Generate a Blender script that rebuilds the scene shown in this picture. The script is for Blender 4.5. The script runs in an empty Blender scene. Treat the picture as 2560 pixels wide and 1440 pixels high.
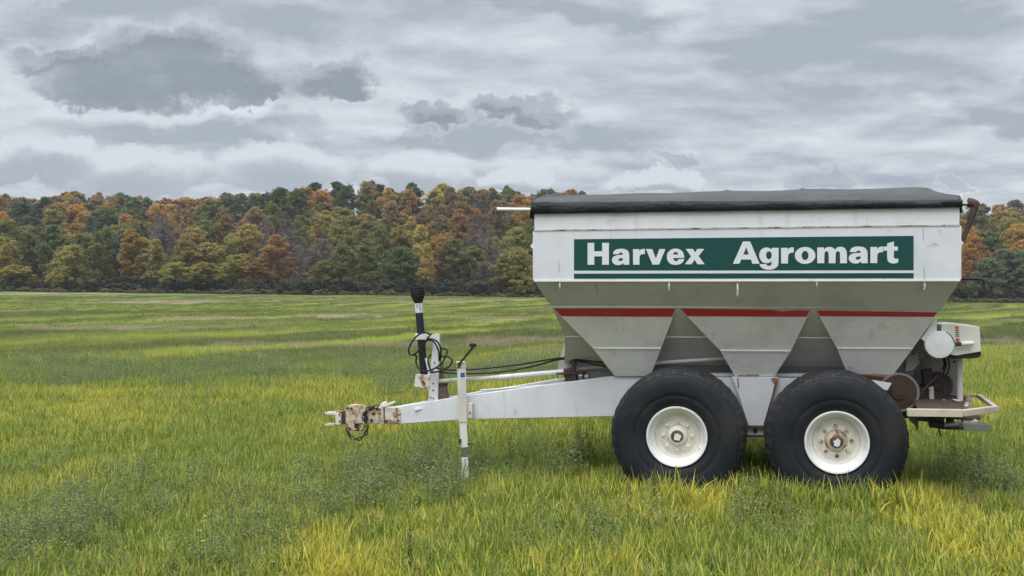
import bpy, bmesh, math, random
import numpy as np
from mathutils import Vector, Matrix
from mathutils.geometry import tessellate_polygon
R = math.radians
random.seed(7)
S = bpy.context.scene
C = S.collection

# ------------------------------------------------------------------ camera
F = 2650.0            # focal length in photo pixels
HOR = 715.0           # horizon row
CH = 1.90             # eye height
cam = bpy.data.cameras.new('camera')
cam.sensor_width = 36.0
cam.lens = 36.0 * F / 2560.0
cam.shift_y = -(720 - HOR) / 2560.0
cam.clip_end = 5000
cam.clip_start = 0.05
co = bpy.data.objects.new('camera', cam)
C.objects.link(co)
co.location = (0, 0, CH)
co.rotation_euler = (R(90), 0, 0)
S.camera = co

HAZE = 0.00026
# bare strips in the field, as (x, y, half length, half depth) on the ground
def GPX(px, py):
    y = CH * F / (py - HOR); return ((px - 1280) / F * y, y)
SOIL = []
for (px, py, rpx, rpy) in ((1150, 858, 330, 9), (760, 862, 190, 7), (300, 822, 190, 8), (560, 800, 150, 5), (380, 752, 150, 4), (900, 792, 110, 5), (1260, 800, 120, 5), (2520, 862, 90, 20), (60, 775, 120, 4), (1050, 772, 150, 4), (2480, 790, 90, 6)):
    x_, y_ = GPX(px, py); SOIL.append((x_, y_, GPX(px + rpx, py)[0] - x_, (GPX(px, py - rpy)[1] - GPX(px, py + rpy)[1]) / 2))
# ------------------------------------------------------------------ helpers
def tag(o, label=None, cat=None, group=None, kind=None):
    if label: o['label'] = label
    if cat: o['category'] = cat
    if group: o['group'] = group
    if kind: o['kind'] = kind
    return o

def empty(name, loc=(0, 0, 0), rz=0, parent=None):
    o = bpy.data.objects.new(name, None)
    o.empty_display_size = 0.2
    C.objects.link(o)
    o.location = loc
    o.rotation_euler = (0, 0, rz)
    if parent: o.parent = parent
    return o

class MB:
    """collects shapes, then links them as one mesh object"""
    def __init__(s):
        s.v = []; s.f = []
    def add(s, vs, fs):
        n = len(s.v)
        s.v += [Vector(p) for p in vs]
        s.f += [tuple(i + n for i in f) for f in fs]
        return s
    def prism(s, pts, off):
        pts = [Vector(p) for p in pts]; off = Vector(off); n = len(pts)
        tri = tessellate_polygon([pts])
        vs = pts + [p + off for p in pts]
        fs = [tuple(range(n)), tuple(range(2 * n - 1, n - 1, -1))] if n <= 4 else \
             [tuple(t) for t in tri] + [tuple(i + n for i in reversed(t)) for t in tri]
        fs += [(i, i + n, (i + 1) % n + n, (i + 1) % n) for i in range(n)]
        return s.add(vs, fs)
    def box(s, c, size, rot=None):
        c = Vector(c); hx, hy, hz = [x / 2 for x in size]
        vs = [Vector((x, y, z)) for x in (-hx, hx) for y in (-hy, hy) for z in (-hz, hz)]
        if rot is not None: vs = [rot @ p for p in vs]
        return s.add([p + c for p in vs], [(0, 1, 3, 2), (4, 6, 7, 5), (0, 4, 5, 1), (2, 3, 7, 6), (0, 2, 6, 4), (1, 5, 7, 3)])
    def bar(s, a, b, w, h, up=(0, 0, 1)):
        a = Vector(a); b = Vector(b); d = (b - a); L = d.length; d.normalize()
        sd = d.cross(Vector(up)).normalized(); u2 = sd.cross(d).normalized()
        rot = Matrix((d, sd, u2)).transposed()
        return s.box((a + b) / 2, (L, w, h), rot)
    def tube(s, pts, r, seg=8, smooth=True, caps=True, sub=5):
        pts = [Vector(p) for p in pts]
        if smooth and len(pts) > 2:
            P = [pts[0] * 2 - pts[1]] + pts + [pts[-1] * 2 - pts[-2]]
            out = []
            for i in range(1, len(P) - 2):
                a, b, c, d = P[i - 1], P[i], P[i + 1], P[i + 2]
                for k in range(sub):
                    t = k / sub
                    out.append(0.5 * ((2 * b) + (c - a) * t + (2 * a - 5 * b + 4 * c - d) * t * t + (3 * b - a - 3 * c + d) * t ** 3))
            out.append(P[-2]); pts = out
        n = len(pts)
        rs = r if isinstance(r, (list, tuple)) else None
        vs = []; fs = []
        ref = Vector((0, 0, 1))
        d0 = (pts[1] - pts[0]).normalized()
        if abs(d0.dot(ref)) > 0.9: ref = Vector((1, 0, 0))
        for i in range(n):
            d = (pts[min(i + 1, n - 1)] - pts[max(i - 1, 0)]).normalized()
            x = (ref - d * ref.dot(d)).normalized(); ref = x
            y = d.cross(x)
            rr = (rs[0] + (rs[1] - rs[0]) * i / (n - 1)) if rs else r
            for k in range(seg):
                a = 2 * math.pi * k / seg
                vs.append(pts[i] + (x * math.cos(a) + y * math.sin(a)) * rr)
        for i in range(n - 1):
            for k in range(seg):
                k2 = (k + 1) % seg
                fs.append((i * seg + k, i * seg + k2, (i + 1) * seg + k2, (i + 1) * seg + k))
        if caps:
            fs.append(tuple(range(seg - 1, -1, -1))); fs.append(tuple(range((n - 1) * seg, n * seg)))
        return s.add(vs, fs)
    def lathe(s, prof, c, axis=(0, 1, 0), seg=48, a0=0, a1=None):
        """prof: (radius, distance along axis)"""
        c = Vector(c); ax = Vector(axis).normalized()
        ref = Vector((0, 0, 1)) if abs(ax.z) < 0.9 else Vector((1, 0, 0))
        x = (ref - ax * ref.dot(ax)).normalized(); y = ax.cross(x)
        full = a1 is None
        m = seg if full else seg + 1
        vs = []; fs = []
        for k in range(m):
            a = 2 * math.pi * k / seg if full else a0 + (a1 - a0) * k / seg
            dr = x * math.cos(a) + y * math.sin(a)
            for (r, h) in prof: vs.append(c + dr * r + ax * h)
        n = len(prof)
        for k in range(seg):
            k2 = (k + 1) % m
            for i in range(n - 1):
                fs.append((k * n + i, k2 * n + i, k2 * n + i + 1, k * n + i + 1))
        return s.add(vs, fs)
    def torus(s, c, R1, r, nrm, seg=14, seg2=6, stretch=1.0, xdir=None):
        c = Vector(c); n = Vector(nrm).normalized()
        ref = Vector(xdir) if xdir is not None else (Vector((0, 0, 1)) if abs(n.z) < 0.9 else Vector((1, 0, 0)))
        x = (ref - n * ref.dot(n)).normalized(); y = n.cross(x)
        vs = []; fs = []
        for i in range(seg):
            a = 2 * math.pi * i / seg
            d = x * math.cos(a) * stretch + y * math.sin(a)
            dn = (x * math.cos(a) + y * math.sin(a))
            for k in range(seg2):
                b = 2 * math.pi * k / seg2
                vs.append(c + d * R1 + dn * r * math.cos(b) + n * r * math.sin(b))
        for i in range(seg):
            for k in range(seg2):
                i2 = (i + 1) % seg; k2 = (k + 1) % seg2
                fs.append((i * seg2 + k, i2 * seg2 + k, i2 * seg2 + k2, i * seg2 + k2))
        return s.add(vs, fs)
    def build(s, name, mat, parent=None, bevel=0.0, ang=35, fixn=True):
        me = bpy.data.meshes.new(name)
        me.from_pydata([tuple(p) for p in s.v], [], s.f)
        if fixn:
            bm = bmesh.new(); bm.from_mesh(me)
            bmesh.ops.recalc_face_normals(bm, faces=bm.faces)
            bm.to_mesh(me); bm.free()
        me.polygons.foreach_set('use_smooth', [True] * len(me.polygons))
        me.set_sharp_from_angle(angle=R(ang))
        me.materials.append(mat)
        o = bpy.data.objects.new(name, me)
        C.objects.link(o)
        if parent: o.parent = parent
        if bevel:
            b = o.modifiers.new('bevel', 'BEVEL'); b.width = bevel; b.segments = 2
            b.limit_method = 'ANGLE'; b.angle_limit = R(40)
        return o

# ------------------------------------------------------------------ node helpers
class NT:
    def __init__(s, tree): s.t = tree; s.n = tree.nodes; s.l = tree.links
    def node(s, kind, **kw):
        n = s.n.new(kind)
        ins = kw.pop('ins', {})
        for k, v in kw.items(): setattr(n, k, v)
        for k, v in ins.items(): s.put(n.inputs[k], v)
        return n
    def put(s, sock, v):
        if hasattr(v, 'is_output'): s.l.new(v, sock)
        elif hasattr(v, 'outputs'): s.l.new(v.outputs[0], sock)
        else: sock.default_value = v
    def math(s, op, a, b=0.0, clamp=False):
        n = s.node('ShaderNodeMath', operation=op, use_clamp=clamp); s.put(n.inputs[0], a); s.put(n.inputs[1], b); return n.outputs[0]
    def vmath(s, op, a, b=(0, 0, 0), c=None):
        n = s.node('ShaderNodeVectorMath', operation=op); s.put(n.inputs[0], a); s.put(n.inputs[1], b)
        if c is not None: s.put(n.inputs[2], c)
        return n.outputs['Value'] if op in ('DOT_PRODUCT', 'LENGTH') else n.outputs[0]
    def mix(s, f, a, b, mode='MIX'):
        n = s.node('ShaderNodeMix', data_type='RGBA', blend_type=mode)
        s.put(n.inputs[0], f); s.put(n.inputs[6], a); s.put(n.inputs[7], b); return n.outputs[2]
    def ramp(s, v, a, b, lo=0.0, hi=1.0):
        n = s.node('ShaderNodeMapRange', interpolation_type='SMOOTHSTEP'); s.put(n.inputs[0], v)
        for i, x in enumerate((a, b, lo, hi)): s.put(n.inputs[1 + i], x)
        return n.outputs[0]
    def noise(s, vec, scale, detail=4, rough=0.5, dist=0.0):
        n = s.node('ShaderNodeTexNoise'); s.put(n.inputs['Vector'], vec)
        s.put(n.inputs['Scale'], scale); s.put(n.inputs['Detail'], detail); s.put(n.inputs['Roughness'], rough); s.put(n.inputs['Distortion'], dist)
        return n
    def mapping(s, vec, loc=(0, 0, 0), rot=(0, 0, 0), sc=(1, 1, 1)):
        n = s.node('ShaderNodeMapping'); s.put(n.inputs[0], vec); n.inputs[1].default_value = loc; n.inputs[2].default_value = rot; n.inputs[3].default_value = sc
        return n.outputs[0]

def c4(c): return (c[0], c[1], c[2], 1.0)

def new_mat(name):
    m = bpy.data.materials.new(name); m.use_nodes = True
    t = NT(m.node_tree)
    p = m.node_tree.nodes['Principled BSDF']
    return m, t, p

def paint(name, base, rust=0.0, grime=0.25, rough=0.45, rust_scale=7.0, streak=0.25, metal=0.0, bump=0.15, grime_col=(0.16, 0.14, 0.11), rust_col=(0.13, 0.055, 0.025), chips=0.0):
    m, t, p = new_mat(name)
    tc = t.node('ShaderNodeTexCoord').outputs['Object']
    n1 = t.noise(tc, 1.7, 8, 0.65)
    n2 = t.noise(t.mapping(tc, sc=(9, 9, 0.55)), 1.0, 6, 0.6)
    n3 = t.noise(tc, 38, 4, 0.6)
    g = t.math('MULTIPLY', t.ramp(n1.outputs[0], 0.42, 0.75), grime)
    st = t.math('MULTIPLY', t.ramp(n2.outputs[0], 0.53, 0.78), streak)
    sp = t.math('MULTIPLY', t.ramp(n3.outputs[0], 0.63, 0.72), grime * 0.7)
    dirt = t.math('MAXIMUM', t.math('MAXIMUM', g, st), sp)
    col = t.mix(dirt, c4(base), c4(grime_col))
    rv = rough
    if rust > 0:
        n4 = t.noise(tc, rust_scale, 9, 0.68, 0.4)
        rf = t.ramp(n4.outputs[0], 0.72 - 0.32 * rust, 0.80 - 0.30 * rust)
        n5 = t.noise(tc, 55, 5, 0.7)
        rc = t.mix(n5.outputs[0], c4([x * 0.45 for x in rust_col]), c4([x * (1.7 if max(base) > 0.25 else 1.25) for x in rust_col]))
        halo = t.math('MULTIPLY', t.ramp(n4.outputs[0], 0.60 - 0.32 * rust, 0.78 - 0.30 * rust), 0.6)
        col = t.mix(halo, col, c4((0.42, 0.27, 0.15) if max(base) > 0.25 else [x * 1.3 for x in rust_col]))
        col = t.mix(rf, col, rc)
        rv = t.math('ADD', rough, t.math('MULTIPLY', rf, 0.4), clamp=True)
    if chips:
        n6 = t.noise(tc, 13, 5, 0.75); n7 = t.noise(tc, 1.1, 3, 0.5)
        cf = t.math('MULTIPLY', t.ramp(n6.outputs[0], 0.685, 0.71), t.ramp(n7.outputs[0], 0.44, 0.56))
        col = t.mix(t.math('MULTIPLY', cf, chips), col, c4((0.06, 0.045, 0.035)))
    t.put(p.inputs['Base Color'], col); t.put(p.inputs['Roughness'], rv)
    p.inputs['Metallic'].default_value = metal
    p.inputs['Specular IOR Level'].default_value = 0.35
    if bump:
        b = t.node('ShaderNodeBump'); b.inputs['Strength'].default_value = bump; b.inputs['Distance'].default_value = 0.01
        t.put(b.inputs['Height'], t.math('ADD', n1.outputs[0], t.math('MULTIPLY', n3.outputs[0], 0.25)))
        t.put(p.inputs['Normal'], b.outputs[0])
    return m

M = {}
M['white'] = paint('white_enamel', (0.70, 0.715, 0.745), rust=0.07, grime=0.18, streak=0.30, rough=0.42, chips=0.6)
M['board'] = paint('greyed_white_enamel', (0.76, 0.77, 0.78), rust=0.06, grime=0.26, streak=0.36, rough=0.5, chips=0.5)
M['under'] = paint('dusty_shaded_enamel', (0.61, 0.595, 0.57), rust=0.06, grime=0.30, streak=0.20, rough=0.6)  # dusty white enamel greyed further, the underside's shade put into the colour
M['gusset'] = paint('dusty_light_enamel', (0.82, 0.80, 0.78), rust=0.10, grime=0.28, streak=0.25, rough=0.55, rust_scale=5, chips=0.9)
M['trim'] = paint('white_edge_enamel', (0.82, 0.82, 0.80), rust=0.12, grime=0.15, rough=0.5)
M['red'] = paint('faded_red_enamel', (0.47, 0.034, 0.04), grime=0.18, streak=0.2, rough=0.5, grime_col=(0.40, 0.16, 0.13))
M['green'] = paint('green_decal', (0.006, 0.062, 0.052), grime=0.10, streak=0.08, rough=0.35, bump=0.03, grime_col=(0.03, 0.09, 0.085))
M['letter'] = paint('white_decal', (0.72, 0.735, 0.76), grime=0.06, streak=0.03, rough=0.4, bump=0.03)
M['cream'] = paint('cream_enamel', (0.74, 0.72, 0.63), rust=0.12, grime=0.22, streak=0.15, rough=0.5)
M['rusty_cream'] = paint('rusting_cream_enamel', (0.66, 0.58, 0.45), rust=0.68, grime=0.35, rough=0.6, rust_scale=11)
M['rusty_white'] = paint('rusting_white_enamel', (0.74, 0.72, 0.68), rust_col=(0.17, 0.065, 0.022), rust=0.62, grime=0.3, rough=0.55, rust_scale=9)
M['rust'] = paint('rusted_steel', (0.080, 0.050, 0.038), rust=0.4, rust_scale=16, grime=0.3, streak=0.0, rough=0.85, bump=0.4, rust_col=(0.062, 0.030, 0.018), grime_col=(0.022, 0.016, 0.014))
M['grubby'] = paint('grubby_grey_enamel', (0.33, 0.33, 0.31), rust=0.22, grime=0.6, streak=0.5, rough=0.65, grime_col=(0.10, 0.085, 0.07))
M['shade'] = paint('deep_shade_enamel', (0.17, 0.17, 0.16), rust=0.1, grime=0.4, rough=0.6)  # enamel darkened, deep shade below the hopper put into its colour
M['deckpaint'] = paint('mud_stained_cream', (0.55, 0.49, 0.40), rust=0.22, grime=0.75, streak=0.3, rough=0.65, rust_scale=6, grime_col=(0.24, 0.18, 0.13))
M['dark'] = paint('dark_greasy_steel', (0.030, 0.028, 0.028), rust=0.3, grime=0.3, rough=0.6, rust_col=(0.06, 0.03, 0.018), grime_col=(0.09, 0.075, 0.06))
M['steel'] = paint('bare_steel', (0.30, 0.30, 0.29), rust=0.25, grime=0.4, rough=0.42, metal=0.7)
M['chain'] = paint('galvanised_chain', (0.42, 0.41, 0.38), rust=0.2, grime=0.3, rough=0.4, metal=0.5)
M['brownsteel'] = paint('brown_steel', (0.062, 0.038, 0.032), rust=0.25, grime=0.3, rough=0.6)
M['plastic'] = paint('black_plastic', (0.016, 0.019, 0.024), grime=0.25, streak=0.15, rough=0.5, grime_col=(0.06, 0.06, 0.06))
M['hose'] = paint('black_hose_rubber', (0.014, 0.015, 0.017), grime=0.2, rough=0.38, grime_col=(0.07, 0.07, 0.065))
M['rim'] = paint('cream_white_rim', (0.78, 0.78, 0.76), rust=0.14, grime=0.2, streak=0.05, rough=0.45, rust_scale=10)
M['disc'] = paint('dusty_cream_wheel_disc', (0.82, 0.78, 0.70), rust=0.14, grime=0.14, streak=0.05, rough=0.6, rust_scale=12)
M['mossy'] = paint('mossy_cream_enamel', (0.66, 0.66, 0.56), rust=0.1, grime=0.75, streak=0.2, rough=0.6, grime_col=(0.24, 0.23, 0.07))
M['algae'] = paint('weathered_bracket', (0.20, 0.17, 0.13), rust=0.45, grime=0.4, rough=0.75)
M['blue'] = paint('blue_sticker', (0.02, 0.12, 0.42), grime=0.05, rough=0.4, bump=0)
M['redprint'] = paint('red_print', (0.45, 0.08, 0.07), grime=0.05, rough=0.5, bump=0)
M['blackprint'] = paint('grey_print', (0.16, 0.16, 0.18), grime=0.05, rough=0.5, bump=0)
M['hub'] = paint('rusty_hub_cap', (0.80, 0.77, 0.72), rust=0.85, grime=0.1, rough=0.6, rust_scale=13, rust_col=(0.06, 0.022, 0.016))

def tarp_mat(name, base, dust, rough):
    m, t, p = new_mat(name)
    tc = t.node('ShaderNodeTexCoord').outputs['Object']
    n1 = t.noise(t.mapping(tc, sc=(0.9, 1.6, 3)), 2.2, 8, 0.6, 0.6)
    n2 = t.noise(tc, 22, 5, 0.6)
    n3 = t.noise(t.mapping(tc, sc=(2.2, 5, 5)), 2.4, 4, 0.55, 1.6)
    f = t.math('ADD', t.math('MULTIPLY', t.ramp(n1.outputs[0], 0.35, 0.7), 0.6), t.math('MULTIPLY', t.ramp(n2.outputs[0], 0.5, 0.75), 0.35))
    t.put(p.inputs['Base Color'], t.mix(f, c4(base), c4(dust)))
    p.inputs['Roughness'].default_value = rough; p.inputs['Specular IOR Level'].default_value = 0.22
    b = t.node('ShaderNodeBump'); b.inputs['Strength'].default_value = 0.55; b.inputs['Distance'].default_value = 0.03
    t.put(b.inputs['Height'], t.math('ADD', n3.outputs[0], t.math('MULTIPLY', n2.outputs[0], 0.12)))
    t.put(p.inputs['Normal'], b.outputs[0])
    return m
M['tarp'] = tarp_mat('grey_tarpaulin', (0.088, 0.090, 0.094), (0.13, 0.131, 0.133), 0.65)
M['hem'] = tarp_mat('black_tarpaulin_hem', (0.013, 0.0145, 0.019), (0.050, 0.052, 0.058), 0.5)

def rubber():
    m, t, p = new_mat('weathered_tyre_rubber')
    tc = t.node('ShaderNodeTexCoord').outputs['Object']
    n1 = t.noise(tc, 3.0, 7, 0.6); n2 = t.noise(tc, 30, 6, 0.7)
    # radial distance from the wheel's axle (object origin at the hub)
    sx = t.node('ShaderNodeSeparateXYZ'); t.put(sx.inputs[0], tc)
    rr = t.math('SQRT', t.math('ADD', t.math('MULTIPLY', sx.outputs[0], sx.outputs[0]), t.math('MULTIPLY', sx.outputs[2], sx.outputs[2])))
    tread = t.ramp(rr, 0.545, 0.585)
    dustf = t.math('ADD', t.math('MULTIPLY', t.ramp(n1.outputs[0], 0.42, 0.72), 0.24), t.math('MULTIPLY', t.math('MULTIPLY', tread, t.ramp(n2.outputs[0], 0.42, 0.72)), 0.75), clamp=True)
    col = t.mix(dustf, c4((0.010, 0.0135, 0.019)), c4((0.085, 0.072, 0.060)))
    t.put(p.inputs['Base Color'], col)
    p.inputs['Roughness'].default_value = 0.62
    p.inputs['Specular IOR Level'].default_value = 0.28
    b = t.node('ShaderNodeBump'); b.inputs['Strength'].default_value = 0.35; b.inputs['Distance'].default_value = 0.008
    t.put(b.inputs['Height'], t.math('ADD', n2.outputs[0], n1.outputs[0])); t.put(p.inputs['Normal'], b.outputs[0])
    return m
M['rubber'] = rubber()

# ------------------------------------------------------------------ terrain height
def sstep(a, b, x):
    t = np.clip((x - a) / (b - a), 0, 1); return t * t * (3 - 2 * t)
def ground(x, y):
    x = np.asarray(x, float); y = np.asarray(y, float)
    z = (-0.40 - 0.0115 * x) * sstep(29, 214, y)
    hill = np.maximum(0, y - 217.0)
    z = z + 23.0 * sstep(0, 1, hill / 183.0) + (0.6 * np.sin(x * 0.031 + 1.1) + 0.4 * np.sin(x * 0.071) + 4.0 * np.exp(-((x + 42) / 45.0) ** 2) - 1.5 * sstep(-60, -130, x)) * sstep(14, 110, hill)
    z = z + 0.05 * np.sin(x * 0.35 + 0.35 * y) * sstep(20, 43, y)
    z = z + 0.35 * np.sin(x * 0.045 + y * 0.05) * sstep(40, 90, y) * (1 - sstep(170, 214, y))
    z = z - 0.20 * (1 - sstep(-1.6, 1.0, x)) * (1 - sstep(18, 55, y))
    return z
def GP(px, py):
    y = CH * F / (py - HOR); return ((px - 1280) / F * y, y)

def vnoise(x, y, seed=0):
    xi = np.floor(x).astype(np.int64); yi = np.floor(y).astype(np.int64); fx = x - xi; fy = y - yi
    fx = fx * fx * (3 - 2 * fx); fy = fy * fy * (3 - 2 * fy)
    def h(a, b):
        n = (a * 374761393 + b * 668265263 + seed * 974634777) & 0xffffffff
        n = ((n ^ (n >> 13)) * 1274126177) & 0xffffffff
        return ((n ^ (n >> 16)) & 0xffff) / 65535.0
    return (h(xi, yi) * (1 - fx) + h(xi + 1, yi) * fx) * (1 - fy) + (h(xi, yi + 1) * (1 - fx) + h(xi + 1, yi + 1) * fx) * fy
def fbm(x, y, seed=0, o=3):
    s = 0; a = 0.5; f = 1.0
    for i in range(o): s = s + a * vnoise(x * f, y * f, seed + i * 17); a *= 0.5; f *= 2.03
    return s / (1 - 0.5 ** o)

# ================================================================== SPREADER
YAW = R(13.4)
OX, OY = 0.205, 9.88
U = Vector((math.cos(YAW), -math.sin(YAW))); V = Vector((math.sin(YAW), math.cos(YAW)))
def Q(px, py, v=0.0):
    """measured photo point -> (along, across, up) on the machine's lengthwise plane v metres in from its near side"""
    a = (px - 1280) / F; b = (HOR - py) / F
    t = (v + OX * V.x + OY * V.y) / (a * V.x + V.y)
    X, Y = t * a - OX, t - OY
    return Vector((X * U.x + Y * U.y, v, CH + t * b))
W = 2.40
MID = W / 2
root = empty('fertilizer_spreader', (OX, OY, 0), -YAW)
tag(root, 'white pull-type fertilizer spreader with green lettered sign parked in the grass', 'spreader')
def part(mb, name, mat, bevel=0.0, parent=None, ang=35, label=None):
    o = mb.build(name, M[mat], parent or root, bevel, ang)
    if label: o['label'] = label
    return o
def plate(pts, v, th, mb=None):
    mb = mb or MB()
    return mb.prism([Q(x, y, v) for x, y in pts], (0, th, 0))

LEN = Q(2400, 703, 0).x
zt, zs, zb = 2.575, 2.42, 1.945
# -- hopper: box walls + four tapering rings, open inside
def ring(u0, u1, v0, v1, w): return [Vector((u0, v0, w)), Vector((u1, v0, w)), Vector((u1, v1, w)), Vector((u0, v1, w))]
rings = [ring(0, LEN, 0, W, zs - 0.006), ring(0, LEN, 0, W, zb), ]
mb = MB()
def loft(mb, rs):
    vs = [p for r in rs for p in r]; fs = []
    for i in range(len(rs) - 1):
        for k in range(4):
            k2 = (k + 1) % 4; fs.append((i * 4 + k, i * 4 + k2, i * 4 + 4 + k2, i * 4 + 4 + k))
    mb.add(vs, fs); return mb
loft(mb, rings)
box_side = part(mb, 'hopper', 'white')
UA, UB, UC, UZ = Q(1380, 768, 0.24).x, Q(1413, 840, 0.5).x, Q(1411, 872, 0.86).x, Q(2354, 768, 0.24).x
mb = MB()
e = 0.0
loft(mb, [ring(e, LEN - e, e + 0.002, W - e, zb - 0.001), ring(UA, UZ, 0.24, W - 0.24, Q(1380, 768, 0.24).z), ring(UB, LEN - 0.42, 0.50, W - 0.50, Q(1413, 840, 0.5).z), ring(UC, LEN - 0.80, 0.86, W - 0.86, 1.12)])
mb.add(ring(UC, LEN - 0.80, 0.86, W - 0.86, 1.12), [(0, 1, 2, 3)])
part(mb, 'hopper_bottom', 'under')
# seam bead and bottom edge of the box
mb = MB().bar((0.0, -0.003, zb + 0.003), (LEN, -0.003, zb + 0.003), 0.012, 0.014)
part(mb, 'edge_bead', 'trim')
# top board (a second sheet riveted on the box)
mb = MB().box((LEN / 2, 0.0125, (zt + zs) / 2), (LEN - 0.004, 0.013, zt - zs - 0.004))
mb.box((LEN / 2, W - 0.0125, (zt + zs) / 2), (LEN - 0.004, 0.013, zt - zs - 0.004))
mb.box((0.008, MID, (zt + zs) / 2), (0.012, W - 0.06, zt - zs - 0.004)); mb.box((LEN - 0.008, MID, (zt + zs) / 2), (0.012, W - 0.06, zt - zs - 0.004))
part(mb, 'top_board', 'board', 0.002)
mb = MB().bar((0.0, -0.002, zs - 0.004), (LEN, -0.002, zs - 0.004), 0.010, 0.007)
part(mb, 'seam_lip', 'rusty_white', 0.001)
# corner flanges seen edge-on at both ends
for uu in (-0.006, LEN + 0.006):
    mb = MB().box((uu, 0.03, (zs + zb) / 2), (0.010, 0.06, zs - zb - 0.02)); part(mb, 'corner_flange', 'trim', 0.002)
# -- sign
SV = -0.004
sg = plate([(1435, 598), (2284, 589.5), (2284, 675.5), (1435, 676.5)], SV, 0.0025)
sign = part(sg, 'sign_panel', 'green')
st = plate([(1435, 684.5), (2284, 683), (2284, 695.5), (1435, 696.5)], SV, 0.0025)
part(st, 'sign_stripe', 'green')
wl = plate([(1435, 677.2), (2284, 676.2), (2284, 682.3), (1435, 683.8)], SV, 0.0025)
part(wl, 'sign_line', 'letter')
def curve_pts(lst):
    """(x, y, corner) list -> polyline, Catmull-Rom through the non-corner points"""
    n = len(lst); out = []
    for i in range(n):
        p0, p1, p2, p3 = lst[i - 1], lst[i], lst[(i + 1) % n], lst[(i + 2) % n]
        b, c = np.array(p1[:2], float), np.array(p2[:2], float)
        if p1[2] and p2[2]: out.append(b); continue
        a = np.array(p0[:2], float) if not p1[2] else b - (c - b) * 0.6
        d = np.array(p3[:2], float) if not p2[2] else c + (c - b) * 0.6
        for k in range(4):
            t = k / 4
            out.append(0.5 * ((2 * b) + (c - a) * t + (2 * a - 5 * b + 4 * c - d) * t * t + (3 * b - a - 3 * c + d) * t ** 3))
    return out
def P(s):
    r = []
    for tok in s.split():
        c = tok.endswith('c'); x, y = tok.rstrip('c').split(','); r.append((float(x), float(y), c))
    return r
def ell(cx, cy, rx, ry, n=28, pw=1.0):
    return [(cx + rx * math.copysign(abs(math.cos(a)) ** pw, math.cos(a)), cy + ry * math.copysign(abs(math.sin(a)) ** pw, math.sin(a)), True) for a in [2 * math.pi * k / n for k in range(n)]]
GL = {
 'Harvex': [
  (1450, [P('285,258c 535,258c 535,575c 833,575c 833,258c 1088,258c 1088,1082c 833,1082c 833,765c 535,765c 535,1082c 285,1082c')]),
  (1450, [P('1240,685c 1265,590 1330,525 1430,490 1550,478 1680,492 1780,540 1835,620 1853,720 1857,1082c 1640,1082c 1630,1010c 1570,1065 1490,1090 1410,1095 1310,1070 1235,1005 1205,910 1230,820 1310,750 1430,718 1615,708c 1605,660 1560,622 1520,622 1480,648 1450,685c'),
          P('1620,835c 1530,835 1475,855 1450,895 1470,935 1520,945 1580,925 1610,885')]),
  (1450, [P('1995,495c 2230,495c 2232,580c 2270,522 2330,492 2445,482c 2440,680c 2330,687 2265,730 2240,820 2240,1082c 1998,1082c')]),
  (1610, [P('70,490c 310,490c 445,850c 580,490c 805,490c 568,1075c 322,1075c')]),
  (1610, [P('1515,825c 1500,700 1450,590 1345,505 1190,475 1035,505 930,590 870,690 860,790 880,900 940,1000 1040,1065 1190,1088 1330,1065 1430,1010 1490,940 1515,865c 1300,868c 1280,915 1230,945 1180,945 1130,915 1105,860 1102,832c'),
          P('1095,700c 1110,640 1160,605 1210,605 1265,635 1290,700c')]),
  (1610, [P('1570,485c 1835,485c 1925,620c 2010,485c 2270,485c 2055,755c 2285,1065c 2015,1065c 1905,895c 1790,1065c 1535,1065c 1770,765c')]),
 ],
 'Agromart': [
  (1820, [P('560,205c 830,205c 1190,1045c 920,1045c 865,885c 495,885c 430,1045c 185,1045c'), P('685,425c 785,700c 575,700c')]),
  (1820, [P('1650,445c 1905,445c 1900,1000 1880,1110 1815,1190 1710,1245 1560,1268 1400,1255 1280,1200 1205,1120 1190,1057c 1440,1057c 1465,1100 1530,1125 1590,1115 1630,1075 1648,935c 1590,990 1510,1018 1400,1018 1290,970 1205,860 1175,720 1205,580 1280,490 1390,440 1500,435 1590,475 1645,515c'),
          ell(1540, 725, 108, 150)]),
  (1820, [P('1995,445c 2240,445c 2245,520c 2290,465 2360,432 2475,425c 2475,620c 2370,632 2290,680 2262,780 2258,1035c 2005,1035c')]),
  (1970, [ell(645, 732, 388, 320), ell(643, 735, 130, 172)]),
  (1970, [P('1100,430c 1345,430c 1365,505c 1430,440 1550,410 1660,430 1735,480 1775,515c 1840,440 1980,405 2110,440 2185,530 2215,660 2220,1025c 1962,1025c 1960,700 1940,610 1880,570 1825,600 1795,690 1790,1025c 1535,1025c 1530,700 1510,610 1450,572 1400,600 1372,690 1365,1025c 1105,1025c')]),
  (2100, [P('365,605c 390,520 460,440 570,405 700,395 850,412 950,460 1010,540 1035,660 1045,1025c 805,1025c 790,945c 720,1010 640,1035 540,1035 430,1000 350,920 330,830 360,740 440,675 570,645 780,635c 765,575 700,545 650,560 600,605c'),
          P('785,770c 680,772 615,800 592,845 620,885 680,890 740,870 775,820')]),
  (2100, [P('1145,412c 1395,412c 1405,495c 1450,440 1510,405 1618,395c 1628,605c 1520,612 1440,650 1405,740 1400,1020c 1145,1020c')]),
  (2100, [P('1775,280c 2030,200c 2030,395c 2180,395c 2175,550c 2030,550c 2025,790 2060,848 2195,855c 2195,1000c 2090,1025 1980,1035 1870,1000 1800,930 1778,820 1775,550c 1640,550c 1645,395c 1775,395c')]),
 ]}
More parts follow.
